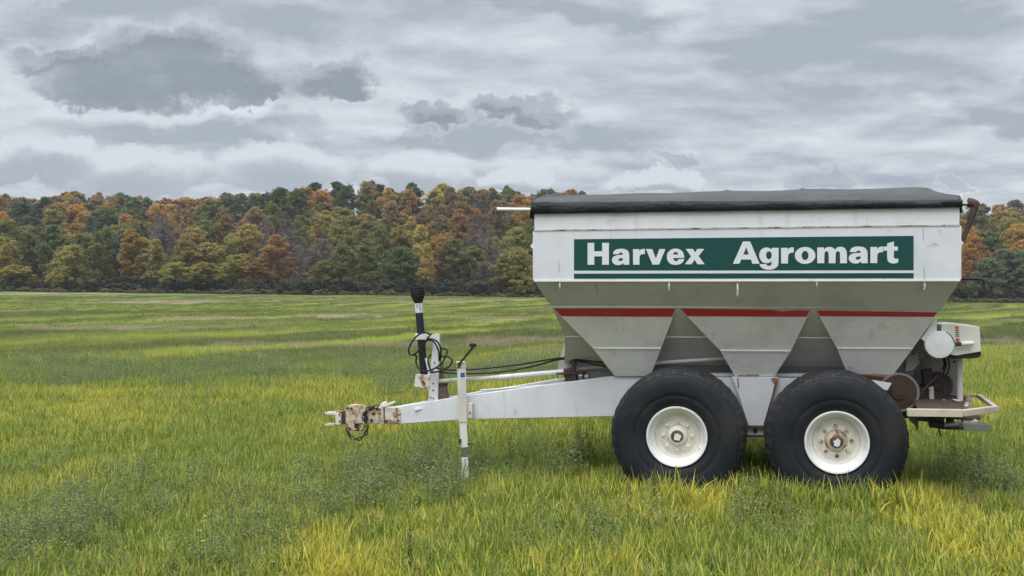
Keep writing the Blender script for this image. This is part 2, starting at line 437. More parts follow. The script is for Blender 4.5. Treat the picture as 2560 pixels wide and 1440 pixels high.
for word, glyphs in GL.items():
    mb = MB()
    for x0, conts in glyphs:
        loops = []
        for c in conts:
            loops.append([Q(x0 + x / 15.059, 590 + y / 15.059, SV - 0.003) for x, y in curve_pts(c)])
        flat = [p for l in loops for p in l]
        tri = tessellate_polygon([[Vector((p.x, p.z, 0)) for p in l] for l in loops])
        mb.add(flat, [tuple(t) for t in tri])
        for l in loops:
            n = len(l); mb.add(l + [p + Vector((0, 0.0028, 0)) for p in l], [(i, (i + 1) % n, (i + 1) % n + n, i + n) for i in range(n)])
    o = mb.build('lettering', M['letter'], sign, ang=30)
# -- gussets
def gv(py): return 0.245 + (py - 769.0) / 169.0 * 0.375
GUS = [[(1380, 769), (1691, 770), (1653, 870), (1626, 940), (1537, 940), (1480, 868)],
       [(1698, 771), (2029, 771), (1978, 876), (1936, 941), (1838, 941), (1800, 876)],
       [(2037, 771), (2353, 769), (2281, 873), (2229, 942), (2122, 942), (2093, 872)]]
def edge_x(g, py, side):
    a = [g[0], g[5], g[4]] if side == 0 else [g[1], g[2], g[3]]
    for (x0, y0), (x1, y1) in zip(a[:-1], a[1:]):
        if py <= y1: return x0 + (x1 - x0) * (py - y0) / (y1 - y0)
    return a[-1][0]
for gi, g in enumerate(GUS):
    pts = [Q(x, y, gv(y)) for x, y in g]
    mb = MB().prism([pts[0], pts[1], pts[2], pts[5]], (0, 0.008, 0)).prism([pts[5], pts[2], pts[3], pts[4]], (0, 0.008, 0))
    part(mb, 'support_panel', 'gusset', ang=20)
    far = MB().prism([Vector((p.x, W - p.y, p.z)) for p in (pts[0], pts[1], pts[2], pts[5])], (0, -0.008, 0))
    far.prism([Vector((p.x, W - p.y, p.z)) for p in (pts[5], pts[2], pts[3], pts[4])], (0, -0.008, 0)); part(far, 'support_panel', 'gusset', ang=20)
    # red stripe with its chipped upper edge
    top = [(edge_x(g, 771.5, 0) + 2, 771.5)]
    if gi == 1: top += [(1880, 772), (1925, 774), (1955, 778.5), (1985, 776), (2005, 773)]
    if gi == 2: top += [(2165, 771.5), (2178, 776), (2184, 781), (2187, 772)]
    top += [(edge_x(g, 771.5, 1) - 2, 771.5)]
    pl = top + [(edge_x(g, 792, 1) - 2, 792), (edge_x(g, 790, 0) + 2, 790.5)]
    part(MB().prism([Q(x, y, gv(y) - 0.004) for x, y in pl], (0, 0.003, 0)), 'red_stripe', 'red')
    ly = 871 if gi != 1 else 877
    a = Q(edge_x(g, ly, 0) + 1, ly - 1, gv(ly) - 0.006); b = Q(edge_x(g, ly, 1) - 1, ly, gv(ly) - 0.006)
    part(MB().bar(a, b, 0.008, 0.012), 'weld_seam', 'trim')
a = Q(1378, 767, 0.236); b = Q(2355, 768, 0.236)
part(MB().bar(a, b, 0.012, 0.011), 'lip', 'trim', 0.002)
a = Q(1416, 841, 0.49); b = Q(2330, 846, 0.49)
part(MB().bar(a, b, 0.006, 0.010), 'fold_line', 'gusset')
# trough under the hopper, cross pipe and ledge seen through the triangles
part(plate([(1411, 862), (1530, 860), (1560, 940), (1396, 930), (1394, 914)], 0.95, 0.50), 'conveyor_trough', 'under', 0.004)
ul, ur = Q(1540, 930, 0.80).x, Q(2260, 930, 0.80).x
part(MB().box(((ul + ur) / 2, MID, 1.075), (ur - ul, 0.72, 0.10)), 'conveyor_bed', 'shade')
part(MB().tube([Q(1600, 910, 0.67), Q(1720, 902, 0.67), Q(1830, 895, 0.67)], 0.018, 10), 'cross_pipe', 'mossy')
part(plate([(1775, 933), (2120, 934), (2120, 942), (1775, 941)], 0.70, 0.05), 'ledge', 'under')
# -- hooks under the box
for hx, y0, y1 in ((1400, 705, 723), (1673, 705, 725), (1844, 708, 739), (2042, 705, 717), (2311, 705, 725)):
    a = Q(hx, y0, 0.012); b = Q(hx, y1, 0.03)
    part(MB().tube([a, (a + b) / 2 + Vector((0, -0.012, 0)), b, b + Vector((-0.004, 0.02, 0.012))], 0.0085, 8), 'tarp_hook', 'trim')
# -- tarp
nu, nv = 120, 28
rng = np.random.RandomState(3)
mb = MB(); vs = []
for i in range(nu + 1):
    fu = i / nu; u = -0.02 + (LEN + 0.03) * fu
    rise = 0.172
    end = min(1.0, (1 - fu) / 0.062); rise *= 0.35 + 0.65 * end
    rise *= 0.86 + 0.14 * min(1, fu / 0.35) if fu < 0.35 else 1.0
    for bowu in (0.47, 0.66, 0.95): rise += 0.014 * math.exp(-((fu - bowu) / 0.006) ** 2)
    for bowu in (0.33, 0.56, 0.81): rise -= 0.012 * math.exp(-((fu - bowu) / 0.06) ** 2)
    for j in range(nv + 1):
        fv = j / nv; v = -0.035 + (W + 0.07) * fv
        s = math.sin(math.pi * fv) ** 0.72
        wr = 0.004 * (float(fbm(np.array(u * 2.0 + v * 2.2), np.array(v * 5.0 - u * 0.4), 5)) - 0.5) * 2 * min(1, fv * 8 + 0.15) * min(1, (1 - fv) * 8 + .15)
        wr += 0.002 * math.sin(u * 9 + 6 * v + 2 * math.sin(u * 2.3)) * math.sin(math.pi * fv)
        vs.append((u, v, 2.668 - 0.005 * fu + rise * s + wr - (0.06 if j in (0, nv) else 0.0)))
fs = [(i * (nv + 1) + j, (i + 1) * (nv + 1) + j, (i + 1) * (nv + 1) + j + 1, i * (nv + 1) + j + 1) for i in range(nu) for j in range(nv)]
mb.add(vs, fs)
o = part(mb, 'tarp_cover', 'tarp', ang=80); md = o.modifiers.new('thick', 'SOLIDIFY'); md.thickness = 0.006
tarp = o
def skirt(v_out, sgn):
    mb = MB(); vs = []; prof = [(0.0, 0.012), (-0.014, -0.004), (-0.020, -0.05), (-0.016, -0.078), (-0.004, -0.096), (0.010, -0.092), (0.010, -0.02)]
    for i in range(nu + 1):
        fu = i / nu; u = -0.025 + (LEN + 0.04) * fu
        for k, (dv, dw) in enumerate(prof):
            n = (float(fbm(np.array(u * 6.0), np.array(k * 0.8), 9)) - 0.5) * 0.012
            n2 = (float(fbm(np.array(u * 2.0), np.array(3.3), 4)) - 0.5) * 0.008
            vs.append((u, v_out + sgn * (dv - abs(n)), 2.668 - 0.005 * fu + (dw - 0.045 * fu if k in (0, 1, 6) else dw) + n2 + n * 0.5))
    m = len(prof)
    mb.add(vs, [(i * m + k, (i + 1) * m + k, (i + 1) * m + (k + 1) % m, i * m + (k + 1) % m) for i in range(nu) for k in range(m)])
    mb.f += [tuple(range(m)), tuple(range(nu * m, nu * m + m))]
    return mb
part(skirt(-0.02, 1), 'tarp_hem', 'hem', ang=70)
part(skirt(W + 0.02, -1), 'tarp_hem', 'hem', ang=70)
# end skirts and the raised front flap
for uu, nm in ((-0.03, 0), (LEN + 0.01, 1)):
    mb = MB(); vs = []; k = 20
    for j in range(k + 1):
        fv = j / k; v = 0.0 + W * fv; s = math.sin(math.pi * fv) ** 0.72
        vs += [(uu, v, 2.65 + (0.15 if nm == 0 else 0.05) * s), (uu + (-0.012 if nm == 0 else 0.012), v, 2.53)]
    mb.add(vs, [(2 * j, 2 * j + 2, 2 * j + 3, 2 * j + 1) for j in range(k)])
    o = part(mb, 'tarp_end', 'tarp' if nm else 'hem', ang=60); md = o.modifiers.new('thick', 'SOLIDIFY'); md.thickness = 0.008
fl = [Q(1338, 503, 0.2), Q(1346, 494, 0.3), Q(1394, 480, 0.5), Q(1404, 492, 0.5), Q(1395, 500, 0.3)]
part(MB().prism(fl, (0.0, 0.05, 0.0)), 'tarp_flap', 'tarp', 0.004)
part(MB().box(Q(2396, 497, 0.25), (0.035, 0.25, 0.05)), 'tarp_end_bow', 'trim', 0.004)
# tarp bar to the left, crank to the right
a, b = Q(1243, 523, 0.10), Q(1345, 524, 0.10)
part(MB().tube([a, b], 0.0165, 12, smooth=False), 'tarp_bar', 'trim')
mb = MB().tube([Q(2392, 510, 0.08), Q(2424, 510, 0.08)], 0.018, 12, smooth=False); crank_rod = part(mb, 'roll_rod', 'steel')
mb = MB().tube([Q(2419, 506, 0.08), Q(2427, 507, 0.08), Q(2437, 511, 0.08), Q(2441, 519, 0.08)], 0.040, 10)
mb.tube([Q(2438, 511, 0.08), Q(2432, 535, 0.07), Q(2420, 568, 0.07), Q(2405, 604, 0.06)], [0.030, 0.019], 10)
part(mb, 'crank_arm', 'brownsteel')
part(plate([(2402, 600), (2409, 606), (2407, 612), (2401, 614)], 0.03, 0.05), 'crank_bracket', 'trim', 0.002)
part(plate([(1334, 606), (1326, 613), (1327, 618), (1334, 624)], 0.05, 0.05), 'front_bracket', 'trim', 0.002)
part(MB().tube([Q(2398, 697, 0.25), Q(2440, 697, 0.25), Q(2456, 700, 0.25), Q(2460, 706, 0.25), Q(2458, 716, 0.25)], 0.014, 10), 'grab_handle', 'plastic')
# dents / weeping streaks: thin scratches in the box side
mb = MB()
for (x0, y0, x1, y1) in ((2309, 668, 2312, 703), (2307, 572, 2309, 600), (1490, 705, 1493, 735), (1396, 655, 1399, 676), (2283, 735, 2278, 764), (2310, 755, 2308, 764)):
    if y0 > 703:
        vv = lambda y: 0.0 + (y - 703) / 65 * 0.24 - 0.003
    else: vv = lambda y: -0.002
    part(MB().bar(Q(x0, y0, vv(y0)), Q(x1, y1, vv(y1)), 0.002, 0.004, (0, 1, 0)), 'scratch', 'blackprint')


# -- frame and drawbar
part(plate([(1530, 941), (2262, 948), (2262, 1010), (1530, 1041)], 0.655, 0.10), 'frame_rail', 'white', 0.006)
o = MB(); pr = [Q(x, y, 0.655) for x, y in ((1530, 941), (2262, 948), (2262, 1010), (1530, 1041))]
o.prism([Vector((p.x, W - p.y, p.z)) for p in pr], (0, -0.10, 0)); part(o, 'frame_rail', 'white', 0.006)
for px in (1560, 1890, 2200):
    q = Q(px, 975, 0.7); part(MB().box((q.x, MID, 0.98), (0.09, W - 1.5, 0.09)), 'crossmember', 'white', 0.004)
def beam(mirror):
    A = [Q(1533, 940, 0.66), Q(1533, 1041, 0.66), Q(1170, 1048.5, 0.97), Q(990, 1061, 1.13), Q(990, 1017, 1.13), Q(1172, 988, 0.97)]
    if mirror: A = [Vector((p.x, W - p.y, p.z)) for p in A]
    return MB().prism(A, (0, -0.09 if mirror else 0.09, 0))
part(beam(False), 'drawbar_beam', 'white', 0.006)
part(beam(True), 'drawbar_beam', 'white', 0.006)
# near beam's worn front end
part(plate([(962, 1020), (1003, 1016), (1003, 1060), (962, 1061)], 1.115, 0.13), 'drawbar_nose', 'rusty_white', 0.006)
part(plate([(1036, 1022), (1064, 1015), (1064, 1021), (1036, 1027.5)], 1.065, 0.02), 'serial_plate', 'trim', 0.001)
mb = MB()
for bx, by in ((995, 1051), (964, 1052)): part(MB().tube([Q(bx, by, 1.09), Q(bx, by, 1.13)], 0.014, 8, smooth=False), 'bolt', 'rust')
# -- hitch
hz = 1.12
hb = plate([(864, 1029), (912, 1029), (912, 1058), (864, 1060)], hz, 0.16)
hitch = part(hb, 'hitch', 'rusty_cream', 0.004)
def hp(mb, name, mat, bevel=0.003): return part(mb, name, mat, bevel, hitch)
hp(plate([(864, 1019), (868, 1013.5), (878, 1012), (896, 1013), (908, 1018), (910, 1027.5), (864, 1028)], hz + 0.01, 0.10), 'latch_plate', 'rusty_cream')
hp(plate([(846, 1030), (864, 1028.5), (864, 1061), (846, 1061)], hz + 0.015, 0.12), 'clevis_block', 'rust')
hp(plate([(810, 1032), (847, 1030.5), (847, 1037.5), (812, 1037.5)], hz, 0.14), 'clevis_tongue', 'rusty_white')
hp(plate([(811, 1060), (847, 1058), (847, 1064), (813, 1064.5)], hz, 0.14), 'clevis_tongue', 'rusty_white')
hp(plate([(838, 1034), (852, 1034), (852, 1062), (839, 1062)], hz - 0.006, 0.02), 'clevis_strap', 'cream')
hp(plate([(870, 1050), (884.5, 1049), (884.5, 1072), (889, 1073), (889, 1077), (873, 1076), (871, 1072)], hz - 0.03, 0.06), 'pin_bracket', 'rusty_cream')
hp(plate([(884.5, 1060), (894, 1060), (894, 1078), (885, 1077)], hz + 0.02, 0.06), 'hitch_pin', 'brownsteel')
hp(plate([(908, 1026), (924, 1021), (957, 1020.5), (960, 1060), (924, 1059), (908, 1054)], hz - 0.012, 0.17), 'clamp_plate', 'rusty_cream')
hp(plate([(940, 1022), (948, 1022), (946, 1058), (938, 1058)], hz - 0.035, 0.04), 'clamp_rib', 'rusty_cream')
for bx, by, r in ((868, 1020.5, 0.013), (877, 1021, 0.013), (848.5, 1036, 0.010), (849.5, 1053, 0.010), (934, 1034.5, 0.017), (929, 1050, 0.017)):
    c = Q(bx, by, hz - 0.008)
    mb = MB().tube([c + Vector((0, 0.02, 0)), c + Vector((0, -0.012, 0))], r, 6, smooth=False); hp(mb, 'bolt', 'rust', 0.002)
hp(MB().prism([Q(949, 1018, hz), Q(950, 1010, hz), (Q(957, 1005, hz)), Q(962, 1006, hz), Q(963, 1019, hz)], (0, 0.08, 0)), 'latch_knob', 'trim', 0.006)
hp(MB().tube([Q(960, 1016, hz + 0.03), Q(987, 1004.5, hz + 0.03)], 0.013, 10, smooth=False), 'latch_handle', 'cream', 0)
# safety chain: one link after another
def chain(mb, pts, r=0.0075, Rr=0.020):
    pts = [Vector(p) for p in pts]; tot = 0; step = Rr * 2.35; k = 0
    for a, b in zip(pts[:-1], pts[1:]):
        d = (b - a); L = d.length; d.normalize()
        while tot < L:
            c = a + d * tot
            n1 = d.cross(Vector((0, 1, 0.3))).normalized(); n2 = d.cross(n1)
            mb.torus(c, Rr * 0.72, r, n1 if k % 2 else n2, 12, 6, 1.7, d); k += 1; tot += step
        tot -= L
    return mb
cv = hz - 0.045
mb = MB()
chain(mb, [Q(940, 1017, cv), Q(922, 1019, cv), Q(914, 1030, cv), Q(909, 1042, cv), Q(912, 1056, cv - 0.02), Q(919, 1068, cv), Q(917, 1080, cv), Q(909, 1090, cv), Q(897, 1098, cv), Q(884, 1097, cv), Q(873, 1088, cv), Q(868, 1076, cv), Q(872, 1070, cv)], 0.008, 0.021)
chain(mb, [Q(930, 1020, cv + 0.03), Q(918, 1027, cv + 0.02), Q(910, 1036, cv + 0.01), Q(918, 1046, cv), Q(908, 1052, cv - 0.01)], 0.008, 0.021)
part(mb, 'safety_chain', 'dark', ang=60)
part(MB().torus(Q(905, 1066, cv - 0.03), 0.033, 0.010, (0.25, 1, 0.1), 18, 8, 1.35, (0.6, 0, 1)), 'chain_ring', 'steel', ang=60)

# -- jack
def jack():
    vj = 0.86
    top, mid, bot = Q(1153, 906, vj), Q(1157, 1055, vj), Q(1161, 1118, vj)
    def sq(a, b, s, ry):
        d = (b - a).normalized(); x = Vector((math.cos(ry), math.sin(ry), 0)); x = (x - d * x.dot(d)).normalized(); y = d.cross(x)
        mb = MB(); h = s / 2
        vs = [p + x * i * h + y * j * h for p in (a, b) for (i, j) in ((-1, -1), (1, -1), (1, 1), (-1, 1))]
        return mb.add(vs, [(0, 1, 2, 3), (7, 6, 5, 4)] + [(k, (k + 1) % 4, (k + 1) % 4 + 4, k + 4) for k in range(4)])
    ry = R(33)
    j = part(sq(top, mid, 0.076, ry), 'jack', 'cream', 0.004)
    def jp(mb, n, m, b=0.002): return part(mb, n, m, b, j)
    jp(sq(mid, bot, 0.062, ry), 'inner_tube', 'trim', 0.003)
    jp(sq(bot, Q(1161.5, 1143, vj), 0.052, ry), 'tube_band', 'steel')
    ft = Q(1161.5, 1143, vj); fb = Q(1164, 1240, vj)
    jp(sq(ft, fb, 0.060, ry), 'foot', 'trim', 0.003)
    cap = Q(1152.5, 912, vj)
    jp(MB().box(cap + Vector((0, 0, 0.0)), (0.086, 0.086, 0.066), Matrix.Rotation(ry, 3, 'Z')), 'cap', 'rusty_white', 0.004)
    a = Q(1148, 910, vj - 0.05); b = Q(1184, 866, vj - 0.06)
    h = jp(MB().tube([a + Vector((0, 0.06, 0)), a, b], 0.012, 8, smooth=False), 'crank_handle', 'dark', 0)
    jp(MB().tube([a + Vector((0, 0.04, 0)), a + Vector((0, -0.012, 0))], 0.018, 10, smooth=False), 'crank_boss', 'dark')
    jp(MB().tube([Q(1177, 863, vj - 0.12), Q(1187, 863, vj - 0.04)], 0.020, 12, smooth=False), 'crank_knob', 'plastic')
    # sticker on the left-facing side of the tube
    f = Q(1151, 937, vj)
    d = Vector((math.cos(ry), math.sin(ry), 0)); nrm = Vector((d.y, -d.x, 0))
    st = MB()
    for (dw, hh) in ((0.013, 0.020), (-0.011, 0.022)):
        st.box(Q(1153.8, 937, vj) + nrm * 0.039 + Vector((0, 0, dw)), (0.046, 0.002, hh), Matrix.Rotation(ry, 3, 'Z'))
    jp(st, 'blue_sticker', 'blue', 0)
    st = MB().box(Q(1154, 946, vj) + nrm * 0.039 + Vector((0, 0, 0)), (0.046, 0.0018, 0.014), Matrix.Rotation(ry, 3, 'Z')); jp(st, 'sticker_base', 'letter', 0)
    jp(plate([(1167, 1008), (1180, 1008), (1180, 1046), (1167, 1047)], vj + 0.02, 0.06), 'mount_lug', 'cream', 0.003)
    jp(MB().tube([Q(1175, 1031, vj + 0.0), Q(1175, 1031, vj + 0.03)], 0.009, 6, smooth=False), 'lug_bolt', 'rust', 0.001)
    jp(MB().tube([Q(1168, 1110, vj - 0.01), Q(1182, 1110, vj - 0.01)], 0.006, 8, smooth=False), 'lock_pin', 'dark', 0)
    jp(plate([(1147, 1098), (1152, 1098), (1152, 1106), (1146, 1112)], vj - 0.04, 0.02), 'pin_clip', 'dark', 0.001)
    jp(MB().tube([Q(1162, 1150, vj - 0.05), Q(1163, 1165, vj - 0.055), Q(1158, 1182, vj - 0.05), Q(1155, 1200, vj - 0.04)], 0.004, 6), 'tie_wire', 'dark', 0)
jack()

# -- PTO shaft standing in its holder
pv = 1.15
A0, A1 = Q(1046, 757, pv), Q(1060, 936, pv)
ax = (A0 - A1).normalized()
pto = part(MB().tube([A1, A0], 0.041, 20, smooth=False), 'drive_shaft', 'plastic')
def pp(mb, n, m, b=0): return part(mb, n, m, b, pto)
prof = [(0.041, -0.01), (0.044, 0.0), (0.058, 0.035), (0.074, 0.07), (0.076, 0.075), (0.071, 0.079), (0.079, 0.095), (0.080, 0.105), (0.074, 0.11), (0.080, 0.118), (0.080, 0.150), (0.085, 0.153), (0.085, 0.162), (0.076, 0.163), (0.06, 0.10), (0.0, 0.09)]
pp(MB().lathe(prof, A0, ax, 32), 'shield_cone', 'plastic')
tp = A0 + ax * 0.15
mb = MB().prism([tp + Vector((-0.062, -0.03, 0)), tp + Vector((-0.055, -0.03, 0.045)), tp + Vector((-0.03, -0.03, 0.062)), tp + Vector((0.005, -0.03, 0.060)), tp + Vector((0.030, -0.03, 0.030)), tp + Vector((0.030, -0.03, 0))], (0, 0.06, 0))
pp(mb, 'yoke', 'hem', 0.006)
pp(MB().lathe([(0.0415, 0.0), (0.0425, 0.001), (0.0425, 0.104), (0.0415, 0.105)], A0 - ax * 0.107, ax, 28), 'warning_label', 'letter')
lb = MB()
cl = A0 - ax * 0.05
for (du, dw, sx, sz) in ((-0.004, 0.028, 0.010, 0.016), (0.002, 0.010, 0.014, 0.010), (-0.002, -0.004, 0.008, 0.012)):
    lb.box(cl + ax * dw + Vector((du, -0.0428, 0)), (sx, 0.002, sz))
pp(lb, 'label_figure', 'blackprint')
lb = MB()
for (du, dw, sx, sz) in ((0.020, 0.02, 0.010, 0.05), (0.026, -0.02, 0.008, 0.03)): lb.box(cl + ax * dw + Vector((du, -0.036, 0)), (sx, 0.004, sz))
pp(lb, 'label_warning_band', 'redprint')
# holder
hold = part(plate([(1086, 834), (1097, 834), (1093, 1001), (1071, 1001), (1074, 935)], 1.09, 0.012), 'shaft_holder', 'white', 0.002)
def hh(mb, n, m, b=0.002): return part(mb, n, m, b, hold)
hh(MB().prism([Q(1097, 834, 1.09), Q(1093, 1001, 1.09), Q(1094.5, 1001, 1.15), Q(1100, 836, 1.15)], (0.006, 0, 0)), 'holder_flange', 'trim')
hh(plate([(1043, 835), (1067, 835), (1065, 849), (1045, 849)], pv - 0.055, 0.012), 'clamp_front', 'white')
hh(plate([(1038, 834), (1046, 834), (1046, 849), (1038, 849)], pv - 0.04, 0.09), 'clamp_side', 'trim')
hh(plate([(1066, 837), (1090, 837), (1090, 846), (1066, 848)], pv - 0.045, 0.012), 'clamp_arm', 'cream')
hh(plate([(1039, 936), (1077, 938), (1073, 975), (1055, 970), (1035, 966)], 1.085, 0.10), 'guard_plate', 'rusty_white', 0.003)
for bx, by in ((1086, 906), (1083, 958), (1083, 975), (1077, 994), (1084, 995)):
    c = Q(bx, by, 1.09); hh(MB().tube([c, c + Vector((0, -0.010, 0))], 0.010, 8, smooth=False), 'rivet', 'steel', 0.001)
hh(MB().prism([Q(1062, 896, 1.10), Q(1067, 896, 1.10), Q(1076, 938, 1.10), Q(1071, 938, 1.10)], (0, 0.03, 0)), 'strut', 'trim')
br = plate([(1094, 962), (1111, 964), (1118, 999), (1095, 1000)], 1.14, 0.10)
br = part(br, 'bearing_bracket', 'algae', 0.004)
part(plate([(1094, 905), (1106, 905), (1108, 958), (1096, 960)], 1.17, 0.05), 'bearing_post', 'algae', 0.004)
part(plate([(1093, 958), (1113, 958), (1113, 966), (1093, 966)], 1.125, 0.12), 'bearing_block', 'rust', 0.004)
mb = MB()
for bx, by in ((1104, 973), (1106, 988)):
    c = Q(bx, by, 1.14); part(MB().tube([c, c + Vector((0, -0.014, 0))], 0.011, 6, smooth=False), 'bolt', 'steel', 0, br)
# long drive tube back to the gearbox
part(MB().tube([Q(1094, 954, 1.16), Q(1250, 943, 1.02)], 0.024, 14, smooth=False), 'drive_tube', 'mossy')
part(MB().tube([Q(1250, 943, 1.02), Q(1414, 929, 0.86)], 0.026, 14, smooth=False), 'drive_tube', 'white')
gb = part(plate([(1409, 936), (1420, 932), (1436, 932), (1441, 936), (1441, 953), (1409, 953)], 0.80, 0.12), 'gearbox', 'dark', 0.008)
def gp(mb, n, m, b=0.003): return part(mb, n, m, b, gb)
gp(plate([(1424, 902), (1438, 902), (1440, 912), (1437, 934), (1427, 934), (1430, 912), (1424, 910)], 0.80, 0.05), 'shift_arm', 'rust')
gp(MB().tube([Q(1411, 929, 0.86), Q(1432, 926, 0.84)], 0.030, 12, smooth=False), 'input_shaft', 'rust')
gp(plate([(1390, 933), (1457, 930), (1458, 936), (1390, 937)], 0.79, 0.13), 'gear_flange', 'rust')
gp(plate([(1396, 946), (1412, 944), (1412, 950), (1396, 951)], 0.79, 0.06), 'foot_bolt', 'rusty_cream')
gp(MB().lathe([(0.0, -0.01), (0.022, -0.008), (0.026, 0.01), (0.026, 0.03)], Q(1466, 941, 0.84), (0, 1, 0), 16), 'end_cap', 'under')
gp(plate([(1456, 929), (1463, 929), (1463, 950), (1456, 950)], 0.84, 0.05), 'end_plate', 'rust')
part(MB().tube([Q(1445, 922, 0.86), Q(1500, 917, 0.82), Q(1520, 913, 0.80)], 0.012, 8), 'rear_drive_rod', 'rusty_cream')
part(plate([(1462, 926), (1532, 926), (1538, 944), (1464, 956)], 0.90, 0.04), 'trough_front_plate', 'grubby', 0.003)
part(MB().tube([Q(1200, 976, 1.3), Q(1330, 966, 1.3), Q(1432, 958, 1.3)], 0.010, 6, smooth=False), 'conduit', 'trim')

# -- hoses
def hose(pts, r=0.0085):
    return MB().tube([Q(*p) for p in pts], r, 8, sub=8)
hv = 1.03
hose_coil = MB()
hose_coil.tube([Q(1075, 836, hv + .02), Q(1062, 831, hv), Q(1045, 838, hv), Q(1030, 855, hv - .02), Q(1022, 872, hv - .02), Q(1024, 885, hv), Q(1033, 887, hv), Q(1045, 878, hv), Q(1060, 860, hv - .02), Q(1072, 842, hv - .02), Q(1079, 834, hv)], 0.0095, 8, sub=8)
part(hose_coil, 'hydraulic_hose', 'hose', ang=60)
for pts in ([(1033, 887, hv), (1041, 890, hv + .02), (1040, 905, hv + .02), (1047, 922, hv), (1060, 928, hv - .03), (1080, 924, hv - .04), (1100, 912, hv - .02), (1113, 893, hv), (1118, 878, hv + .02), (1113, 872, hv + .03), (1104, 872, hv + .05)],
            [(1050, 873, hv + .02), (1062, 858, hv), (1071, 848, hv - .03), (1081, 848, hv - .04), (1094, 855, hv - .04), (1102, 872, hv - .03), (1102, 888, hv), (1100, 903, hv + .03)],
            [(1068, 850, hv + .03), (1080, 851, hv), (1090, 862, hv), (1097, 880, hv), (1098, 902, hv + .04)],
            [(1104, 891, hv), (1118, 891, hv), (1130, 900, hv - .02), (1125, 914, hv - .03), (1108, 924, hv - .03), (1090, 930, hv - .03), (1076, 931, hv)],
            [(1090, 920, hv), (1112, 924, hv), (1140, 925, hv), (1200, 922, hv), (1300, 911, hv), (1400, 895, 0.88), (1440, 899, 0.8), (1508, 906, 0.74)],
            [(1095, 929, hv), (1130, 933, hv), (1180, 934, hv), (1250, 930, hv), (1330, 916, hv), (1402, 898, 0.88), (1450, 904, 0.8), (1514, 916, 0.72)],
            [(1078, 885, hv + .08), (1070, 900, hv + .05), (1075, 922, hv + .03), (1084, 931, hv)]):
    part(hose(pts, 0.0095), 'hydraulic_hose', 'hose', ang=60)

